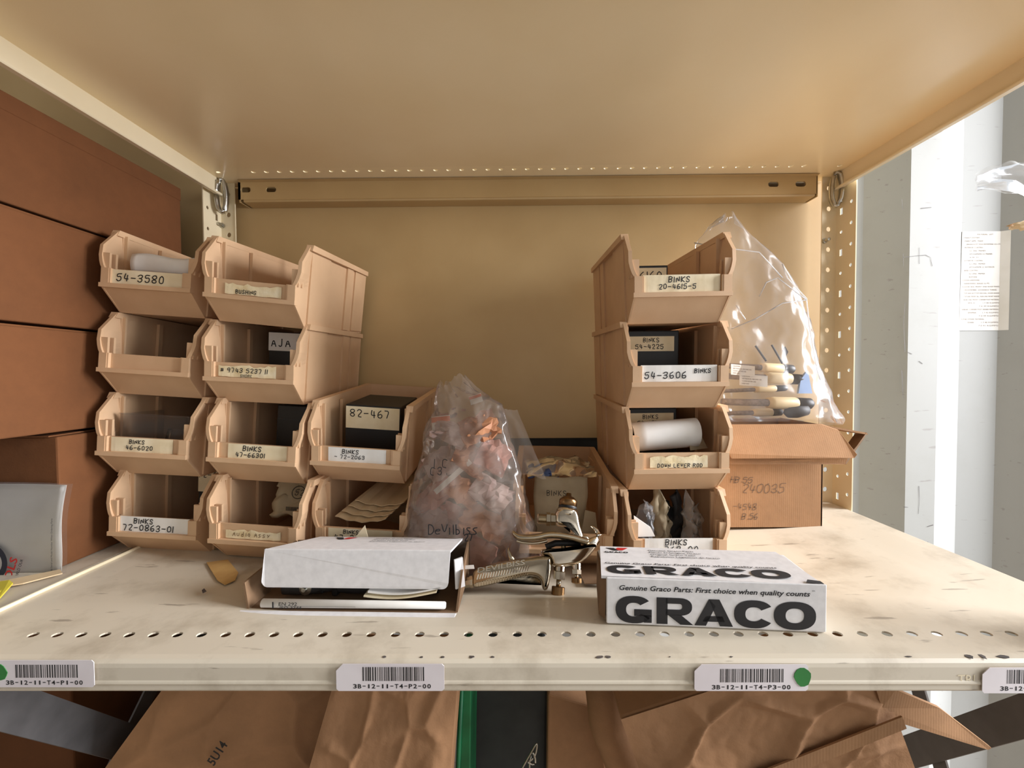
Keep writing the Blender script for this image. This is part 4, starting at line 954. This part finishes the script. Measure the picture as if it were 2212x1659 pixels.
lx0, lx1 = .35, Wd-.35; zf1, zb1 = 2.5, Hh-.05; LY = .75
lid = MB().hexa([(lx0, LY, zf1), (lx1, LY, zf1), (lx1+.05, Dp, zb1), (lx0+.9, Dp, zb1)], [(lx0, LY, zf1+.09), (lx1, LY, zf1+.09), (lx1+.05, Dp, zb1+.09), (lx0+.9, Dp, zb1+.09)]).build('lid', M['white_card'], cx)
rc = .28; fl = []
for (qx, qz, a0) in ((lx1-.08-rc, .92+rc, 270), (lx1-.02, zf1+.07, None), (lx0+.02, zf1+.07, None), (lx0+.02+rc, .92+rc, 180)):
    if a0 is None: fl.append((qx, LY-.02, qz))
    else: fl += [(qx+rc*math.cos(R_(a)), LY-.3, qz+rc*math.sin(R_(a))) for a in ([270, 290, 310, 330, 350, 360] if a0 == 270 else [180, 200, 220, 240, 260, 270])]
fo = MB().slab(fl, (0, .09, .02)).build('front_tuck_flap', M['white_card'], lid)
mk = MB(); zz = lambda y: zf1+.1+(zb1-zf1)*(y-LY)/(Dp-LY)
def ontop(x, y): return (x, y, zz(y)+.012)
for i, s in enumerate(('Genuine Graco Parts', "Pieces D'Origine Graco", 'Original Graco Teile', 'Repuestos Legitimos de Graco')):
    type_mb(mk, s, ontop(4.6, 3.6-.3*i), (1, 0, 0), (0, 1, (zb1-zf1)/(Dp-LY)), .17)
mk.build('small_print', M['ink'], lid); mk = MB()
mk.add([ontop(2.3, 3.9), ontop(2.7, 3.9), ontop(3.0, 3.3), ontop(2.7, 3.3)], [(0, 1, 2, 3)])
mk.build('lid_logo', M['ink'], lid); mk = MB(); mk.add([ontop(2.9, 3.4), ontop(3.2, 3.4), ontop(3.5, 3.9), ontop(3.0, 3.9)], [(0, 1, 2, 3)]); mk.build('red_mark', M['red'], lid)
XC = Matrix.LocRotScale(cx.location/U, cx.rotation_euler, None)
def incarton(name, label, cat, parts):
    vs = [v for p in parts for v in p[1].v]; c = Vector((sum(v.x for v in vs)/len(vs), sum(v.y for v in vs)/len(vs), min(v.z for v in vs)))
    o = bpy.data.objects.new(name, None); col.objects.link(o); o.location = (XC @ c)*U; o.rotation_euler = cx.rotation_euler; tag(o, label, cat); last = None
    for nm_, mb_, mt_, kw in parts:
        q_ = mb_.build(nm_, M[mt_], o, origin=c, **{k: v for k, v in kw.items() if k != 'sub_of'})
        if kw.get('sub_of'): q_.parent = last
        else: last = q_
    return o
h1 = MB().tube([(1.0, 1.2, .55), (2.2, 1.3, .6), (3.3, 1.35, .6), (4.2, 1.4, .62), (5.6, 1.4, .6), (7.4, 1.5, .55)], [.35, .42, .3, .42, .4, .3], 12)
h2 = MB().lathe([(0, .38), (.5, .38), (.5, .3), (.9, .3), (.9, .4), (1.2, .4)], (7.3, 1.5, .6), (1, 0, 0), 12)
h3 = MB().lathe([(0, .3), (.12, .3), (.14, .12), (.3, .1)], (2.2, 1.0, .62), (0, -1, .1), 12)
h4 = MB().box(1.4, 3.0, 1.0, 1.8, .3, .95); h4.box(3.4, 3.7, 1.0, 1.7, .2, .9)
incarton('spray_tool', 'black plastic spray tool lying inside the open white carton', 'tool', [('tool_body', h1, 'dark', dict(smooth=True)), ('nozzle', h2, 'black', {}), ('screw', h3, 'zinc', {}), ('block', h4, 'black', dict(bevel=.08))])
rl = MB().lathe([(0, .14), (.02, .19), (Wd-1.1, .16), (Wd-1.05, .12)], (.55, .2, .32), (1, .0, 0), 14)
mk = MB(); type_mb(mk, 'EN 292', (1.45, -.01, .33), (1, 0, 0), (0, .2, .98), .15, width=.85); type_mb(mk, 'ISO 3744', (1.5, -.0, .17), (1, 0, 0), (0, .1, .99), .12, width=1.0)
mk.box(1.15, 1.2, -.005, .02, .2, .48); mk.box(1.4, 5.0, -.008, .0, .3, .308)
incarton('manual_roll', 'rolled white printed manual along the front of the open carton', 'manual', [('paper', rl, 'paper', dict(smooth=True)), ('print', mk, 'ink', dict(sub_of=1))])
for i, (x0, z0, mt, lab) in enumerate([(5.4, .75, 'paper', 'upper folded leaflet in the open carton'), (5.2, .55, 'paper_y', 'lower folded leaflet in the open carton')]):
    mb = MB().grid(lambda u, v: Vector((x0+3.4*u, .45+.9*v, z0-.12*math.sin(u*3.6)+.12*u*u*1.5)), 16, 4)
    incarton('folded_leaflet', lab, 'leaflet', [('paper', mb, mt, dict(solid=.07))])

# ---- scraps around the open carton
p = [atz(x, y, sag(-16, 4)+.03) for x, y in ((446, 1216), (492, 1210), (515, 1238), (508, 1254), (486, 1264), (470, 1255))]
tag(MB().slab(p, (0, 0, .04)).build('tape_scrap', M['tape']), 'crumpled masking tape scrap left of the open carton', 'tape')
p = [at(768, 1160, 6.2), at(795, 1162, 6.2), at(788, 1135, 6.2)]
tag(MB().slab(p, (0, .05, 0)).build('paper_triangle', M['paper_y']), 'pale yellow paper triangle standing behind the open carton', 'paper')
p = [atz(436, 1276, .02), atz(441, 1272, .02), atz(446, 1278, .02), atz(438, 1282, .02)]
tag(MB().slab(p, (0, 0, .03)).build('debris_speck', M['chip']), 'tiny dark speck on the shelf left of the open carton', 'debris')
p = [atz(1236, 1205, -.85), atz(1300, 1200, -.85), atz(1302, 1262, -.6), atz(1262, 1262, -.6)]
tag(MB().slab(p, (0, 0, .06)).build('flat_brown_piece', M['card_in']), 'flat brown piece under the spray gun knobs', 'card')  # thin brown slab lying flat on the deck

# ================================================================== SPRAY GUN
GO = Vector((3.0, 4.15, -.45)); EV = Vector((0, .42, .907)).normalized(); EU = Vector((1, 0, 0)); EN = EU.cross(EV)
def gp(zx, zy, w=0): return onplane(1000+zx/5.925, 1040+zy/5.925, GO, EN)+EN*w   # outline points on the gun's own leaning plane
gun = thing('spray_gun', 'polished metal spray gun leaning in front of the single bin', 'spray gun', GO)
def gslab(pts, th, name, mt, r, w0=0, it=2):
    p = [gp(x, y) for x, y in pts]
    for _ in range(it):
        p = [q for a, b in zip(p, p[1:]+p[:1]) for q in (a*.75+b*.25, a*.25+b*.75)]
    n = len(p); c = sum(p, Vector())/n
    area2 = sum((p[i]-c).cross(p[(i+1) % n]-c).dot(EN) for i in range(n)); sg = 1 if area2 > 0 else -1
    nr = [(EN.cross((p[(i+1) % n]-p[i-1]).normalized()))*sg for i in range(n)]
    vs = []; K = 9
    for k in range(K):
        a = -math.pi/2+math.pi*k/(K-1)
        for q, d in zip(p, nr): vs.append(q+d*(r*(1-math.cos(a)))+EN*(w0+th/2*math.sin(a)))
    fs = [(k*n+i, k*n+(i+1) % n, (k+1)*n+(i+1) % n, (k+1)*n+i) for k in range(K-1) for i in range(n)]
    fs += [tuple(range(n)), tuple(range((K-1)*n, K*n))]
    return MB().add(vs, fs).build(name, M[mt], gun, smooth=True)
gslab([(120, 1345), (118, 1230), (150, 1120), (300, 1068), (520, 1012), (660, 990), (1090, 935), (1140, 985), (1135, 1150), (1095, 1365), (1050, 1400), (1012, 1370), (990, 1260), (930, 1215), (820, 1205), (560, 1270), (200, 1362)], .95, 'handle', 'satin', .22, .05)
MB().tube([gp(640, 1020), gp(605, 960), gp(588, 900), gp(580, 845)], [.2, .13, .08, .04], 10).build('trigger_guard', M['satin'], gun, smooth=True)
gslab([(1030, 860), (1290, 845), (1480, 815), (1600, 790), (1735, 790), (1665, 900), (1505, 1060), (1330, 1092), (1140, 1110), (1120, 960), (1000, 940), (990, 875)], 1.1, 'gun_body', 'chrome', .2)
gslab([(1168, 440), (1195, 360), (1300, 318), (1420, 330), (1478, 420), (1495, 560), (1560, 740), (1510, 800), (1380, 760), (1372, 610), (1340, 582), (1220, 582), (1172, 540)], .95, 'neck', 'chrome', .22, .05)
MB().tube([gp(1560, 880), gp(1640, 800), gp(1715, 740), gp(1735, 680), gp(1710, 625), gp(1670, 590), gp(1632, 570)], [.36, .3, .2, .15, .12, .08, .03], 12).build('hanging_hook', M['chrome'], gun, smooth=True)
tr = [gp(x, y, .5) for x, y in chaikin([Vector(p) for p in ((636, 635), (660, 690), (740, 730), (930, 728), (1060, 690), (1200, 690), (1380, 720), (1480, 750), (1570, 775))], 2)]
MB().tube(tr, [.05+.13*math.sin(min(1, i/12)*1.57) for i in range(len(tr))], 10, flat=2.4, up=EV).build('trigger', M['satin'], gun, smooth=True)
tr = [gp(x, y, .1) for x, y in chaikin([Vector(p) for p in ((688, 760), (760, 785), (900, 795), (1000, 780), (1075, 760))], 2)]
MB().tube(tr, .09, 10, flat=3, up=EV).build('trigger_back', M['chrome'], gun, smooth=True)
MB().tube([gp(1285, 860, .0), gp(1285, 740, .0)], .14, 10).build('needle_stem', M['satin'], gun, smooth=True)
MB().tube([gp(1060, 840, .1), gp(1180, 790, .1), gp(1500, 790, .1)], .16, 10).build('trigger_gap_shade', M['black'], gun, smooth=True)  # black rod drawn as the shade in the gap behind the trigger
MB().lathe([(-.2, .16), (.1, .16), (.16, .1)], gp(1545, 735, .55), EN, 12).build('pivot_screw', M['chrome'], gun, smooth=True)
ax = gp(1350, 160)-gp(1335, 330)
MB().lathe([(-.25, .5), (0, .6), (.12, .6), (.16, .54), (.2, .54)], gp(1335, 400), ax, 20).build('collar_ring', M['chrome'], gun, smooth=True)
MB().lathe([(.0, .5), (.16, .5), (.2, .46)], gp(1338, 355), ax, 20).build('seal_ring', M['black'], gun, smooth=True)
MB().lathe([(.12, .5), (.42, .5), (.48, .46), (.62, .3), (.66, .16), (.82, .14), (.84, .05)], gp(1340, 345), ax, 20).build('air_cap', M['bronze'], gun, smooth=True)
ax = gp(960, 478)-gp(1165, 490); L = ax.length; o1 = gp(1185, 488)
MB().lathe([(0, .32), (.26, .32)], o1, ax, 6).build('hex_nut', M['satin'], gun); MB().lathe([(.3, .36), (.5, .36)], o1, ax, 6).build('hex_nut', M['satin'], gun)
th = []
for i in range(9): th += [(.5+i*.055, .29), (.527+i*.055, .25)]
MB().lathe(th+[(1.0, .2)], o1, ax, 14).build('threaded_inlet', M['satin'], gun)
def knob(zx, zy, zx2, zy2, s, lab):
    a = gp(zx, zy, .0); d = gp(zx2, zy2, .0)-a; L = d.length
    MB().lathe([(-.15, .3*s), (L*.18, .3*s), (L*.2, .34*s)], a, d, 14).build('valve_collar', M['chrome'], gun, smooth=False)
    MB().lathe([(L*.2, .33*s), (L*.45, .33*s)], a, d, 6).build('hex_nut', M['satin'], gun)
    MB().lathe([(L*.45, .13*s), (L*.7, .13*s)], a, d, 10).build('stem', M['satin'], gun, smooth=True)
    MB().lathe([(L*.68, .3*s), (L*.7, .34*s), (L*.95, .34*s), (L, .28*s)], a, d, 20).build('knurled_knob', M['bronze'], gun)
knob(1240, 1075, 1212, 1475, 1.0, ''); knob(1452, 1085, 1455, 1305, .8, '')
mb = MB()
for i in range(20):
    x = 190+i*33; y = 1225-i*5.6
    a, b = gp(x, y+22, .56), gp(x+18, y-42, .56); mb.tube([a, b], .035, 6)
    a, b = gp(x+2, y+110-i*1.2, .44), gp(x+4, y+60, .55); mb.tube([a, b], .03, 6)
mb.build('grip_ridges', M['chrome'], gun)
mk = MB(); o1 = gp(200, 1165, .57); e1 = (gp(790, 1060, .57)-o1); type_mb(mk, 'DEVILBISS', o1, e1.normalized(), EV, .24, width=e1.length, bold=.01)
mk.build('raised_lettering', M['chrome'], gun, solid=.03)
a = gp(130, 1280); d = gp(-60, 1312)-a
MB().lathe([(0, .3), (.15, .3), (.16, .26), (.5, .26), (.52, .3), (.75, .28)], a, d, 8).build('air_fitting', M['satin'], gun)
o = MB().slab([gp(10, 1075, .5), gp(150, 1065, .52), gp(160, 1115, .52), gp(10, 1120, .5)], EN*.04); o.build('plastic_tie', M['white_plastic'], gun)

# ================================================================== BELOW THE SHELF
ls = thing('low_shelf', 'lower steel shelf far under the boxes', 'shelf', (0, 8, -24))
MB().box(-24.4, 24.4, -1, 16.4, -24.6, -24).build('deck', M['shelf'], ls)
def tilted_box(name, lab, corners, y0, y1, mt, zb=-23.9, name_part='carton_body', sub=True):
    """front face given by photo points at depth y0, carried back to y1"""
    c = sum((at(x, y, y0) for x, y in corners), Vector())/len(corners)
    t = thing(name, lab, 'carton', (c.x, c.y, zb))
    fr = [at(x, y, y0) for x, y in corners]
    MB().slab(fr, (0, y1-y0, 0)).build(name_part, M[mt], t, bevel=.12)
    return t, fr
def face_creases(fr, t, mt, amp, seed, n=70):
    """a creased skin of board over the front face (bilinear over four corners)"""
    A, B, C, D = fr
    def fn(u, v):
        p = (A*(1-u)+B*u)*(1-v)+(D*(1-u)+C*u)*v
        k = noise.noise(Vector((u*3, v*3, seed))); f = noise.voronoi(Vector((u*3.2+.25*k, v*3.2, seed+4)))[0]; r = .45*f[0]+.4*max(0, 1-(f[1]-f[0])*5)+.12*abs(noise.noise(Vector((u*14, v*14, seed))))
        ed = min(1, 8*min(u, 1-u, v, 1-v))
        p.y -= .1+amp*ed*(.45*k+1.5*r); return p
    MB().grid(fn, n, n).build('creased_face', M[mt], t, smooth=True)
t, fr = tilted_box('worn_carton', 'worn brown carton leaning under the left of the shelf', [(395, 1430), (745, 1440), (700, 1900), (60, 1890)], 4.6, 12, 'card_old')
face_creases(fr, t, 'card_old', .3, 3)
mk = MB(); e1 = Vector((.55, 0, .83)); e2 = Vector((-.83, 0, .55)); p = at(462, 1655, 3.85); type_mb(mk, '5U14', p, e1, e2, .46, width=1.36, bold=.02); mk.build('stencilled_code', M['ink'], t)
t, fr = tilted_box('worn_carton', 'dented brown carton under the middle barcode label', [(735, 1430), (992, 1430), (955, 1900), (600, 1900)], 1.6, 3.6, 'card_old')
face_creases(fr, t, 'card_old', .25, 8)
t = thing('green_tub', 'bright green plastic tub edge beside the dented carton', 'tub', (-1.8, 5, -23.9))
a, b = at(995, 1440, 4.0), at(975, 1900, 4.0)
MB().slab([a, a+Vector((.55, 0, 0)), b+Vector((.9, 0, 0)), b], (0, 3.6, 0)).build('tub_wall', M['green_tub'], t, bevel=.05)
MB().tube([a+Vector((.1, -.1, 0)), b+Vector((.1, -.1, 0))], .12, 8).build('tub_rib', M['green_tub'], t, smooth=True)
t = MB().slab([at(1012, 1430, 8), at(1185, 1430, 8), at(1178, 1900, 8), at(1004, 1900, 8)], (0, 6, 0)).build('dark_case', M['charcoal'], bevel=.2)
tag(t, 'dark charcoal case under the shelf beside the green tub', 'case')
t = MB().tube([at(x, y, 5.5) for x, y in chaikin([Vector(p) for p in ((1128, 1659), (1150, 1620), (1162, 1600), (1155, 1640), (1135, 1645), (1160, 1655), (1150, 1615), (1140, 1665), (1165, 1690))], 2)], .05, 6).build('wire_twist', M['zinc'], None, smooth=True)
tag(t, 'small twist of pale wire in front of the dark case', 'wire')
t, fr = tilted_box('flat_carton', 'plain brown carton with a slanting top right of the dark case', [(1184, 1498), (1290, 1528), (1345, 1900), (1180, 1900)], 7.2, 12, 'card_old')
t = thing('paper_bundle', 'rolled brown paper bundle between two cartons', 'bundle', at(1345, 1900, 4))
MB().tube([at(1310, 1440, 5.7), at(1315, 1560, 5.6), at(1375, 1700, 5.5), at(1440, 1900, 5.5)], [1.3, 1.1, 1.2, 1.4], 14).build('outer_wrap', M['card_old'], t, smooth=True)
MB().tube([at(1375, 1440, 6.0), at(1400, 1530, 6.0), at(1470, 1700, 6.0)], [1.1, .9, 1.0], 12).build('inner_wrap', M['card_right'], t, smooth=True)
t, fr = tilted_box('crushed_carton', 'large creased brown carton tilted under the right of the shelf', [(1340, 1550), (1870, 1380), (1985, 1690), (1470, 1905)], 1.9, 4.0, 'card_old')
face_creases([fr[0], fr[1], fr[2], fr[3]], t, 'card_old', .42, 14, 130)
A, B, C, D = fr
mb = MB().slab([A*.53+D*.47+Vector((0, -.8, 0)), B*.53+C*.47+Vector((0, -.55, 0)), B*.45+C*.55+Vector((0, -.55, 0)), A*.45+D*.55+Vector((0, -.8, 0))], (0, .08, 0)); mb.build('tape_seam', M['card_right'], t)
p = [at(1893, 1490, 1.6), at(1935, 1490, 1.6), at(2030, 1530, 2.2), at(2142, 1616, 2.6), at(2135, 1620, 2.6), at(1925, 1556, 1.8), at(1905, 1530, 1.7)]
MB().slab(p, (0, .14, .03)).build('side_flap', M['card_right'], t)

t = thing('dark_fill_carton', 'added brown carton filling the dark space under the left bay', 'carton', (-36, 9, -23.9))  # added carton hides the bright wall and keeps the lower left dark
MB().box(-48, -27.5, 7, 15.5, -23.9, -3.2).build('carton_body', M['card_left'], t, bevel=.1)
MB().box(-48, -27.4, 6.9, 15.6, -3.2, -3.0).build('top_flap', M['card_left'], t)
t = thing('dark_fill_block', 'added black block filling the dark space behind the worn carton', 'case', (-19, 14, -23.9))  # added black block, makes the space behind the worn carton dark
MB().box(-24.0, -11, 13.2, 16.0, -23.9, -2.6).build('block_body', M['black'], t, bevel=.2)
MB().tube([(-19.5, 14.6, -2.6), (-19.3, 14.6, -2.1), (-16.7, 14.6, -2.1), (-16.5, 14.6, -2.6)], .15, 8).build('block_handle', M['dark'], t, smooth=True)
# ================================================================== CLEAR THINGS AT THE FAR RIGHT
t = thing('clear_wrap', 'crumpled clear plastic wrap corner jutting in at the upper right', 'wrap', at(2170, 385, 10))
def fn(u, v):
    p = at(2108+210*u, 375-28*math.sin(min(1, u*2.2)*1.57)+(20+75*min(1, .25+u))*v, 10+1.2*math.sin(v*3.14)*(-1)); return p+crumple(u, v, .25, 5, 31)
MB().grid(fn, 18, 12).build('film', M['film'], t, smooth=True)
def fn2(u, v):
    p = at(2112+200*u, 380-26*math.sin(min(1, u*2.2)*1.57)+(15+70*min(1, .25+u))*v, 10.4+.6*math.sin(v*3.14)); return p+crumple(u, v, .2, 5, 37)
MB().grid(fn2, 18, 12).build('film_back', M['film'], t, smooth=True)
MB().box(26.5, 60, 9, 16, 27.5, 28).build('shelf_above', M['shelf_clean'], unit) if False else None
t = thing('amber_wrap', 'brown tinted plastic knot at the right edge below the clear wrap', 'wrap', at(2205, 492, 10))
def fn3(u, v):
    a = u*6.28; return at(2184+60*v, 488-6*v, 10)+Vector((0, math.cos(a), math.sin(a)))*(.12+.35*v*(1-.3*v))+crumple(u, v, .25, 5, 51)
MB().grid(fn3, 14, 10, closed_u=True).build('film', M['tan'], t, smooth=True)

for o in bpy.data.objects:
    if '_w' in o: del o['_w']
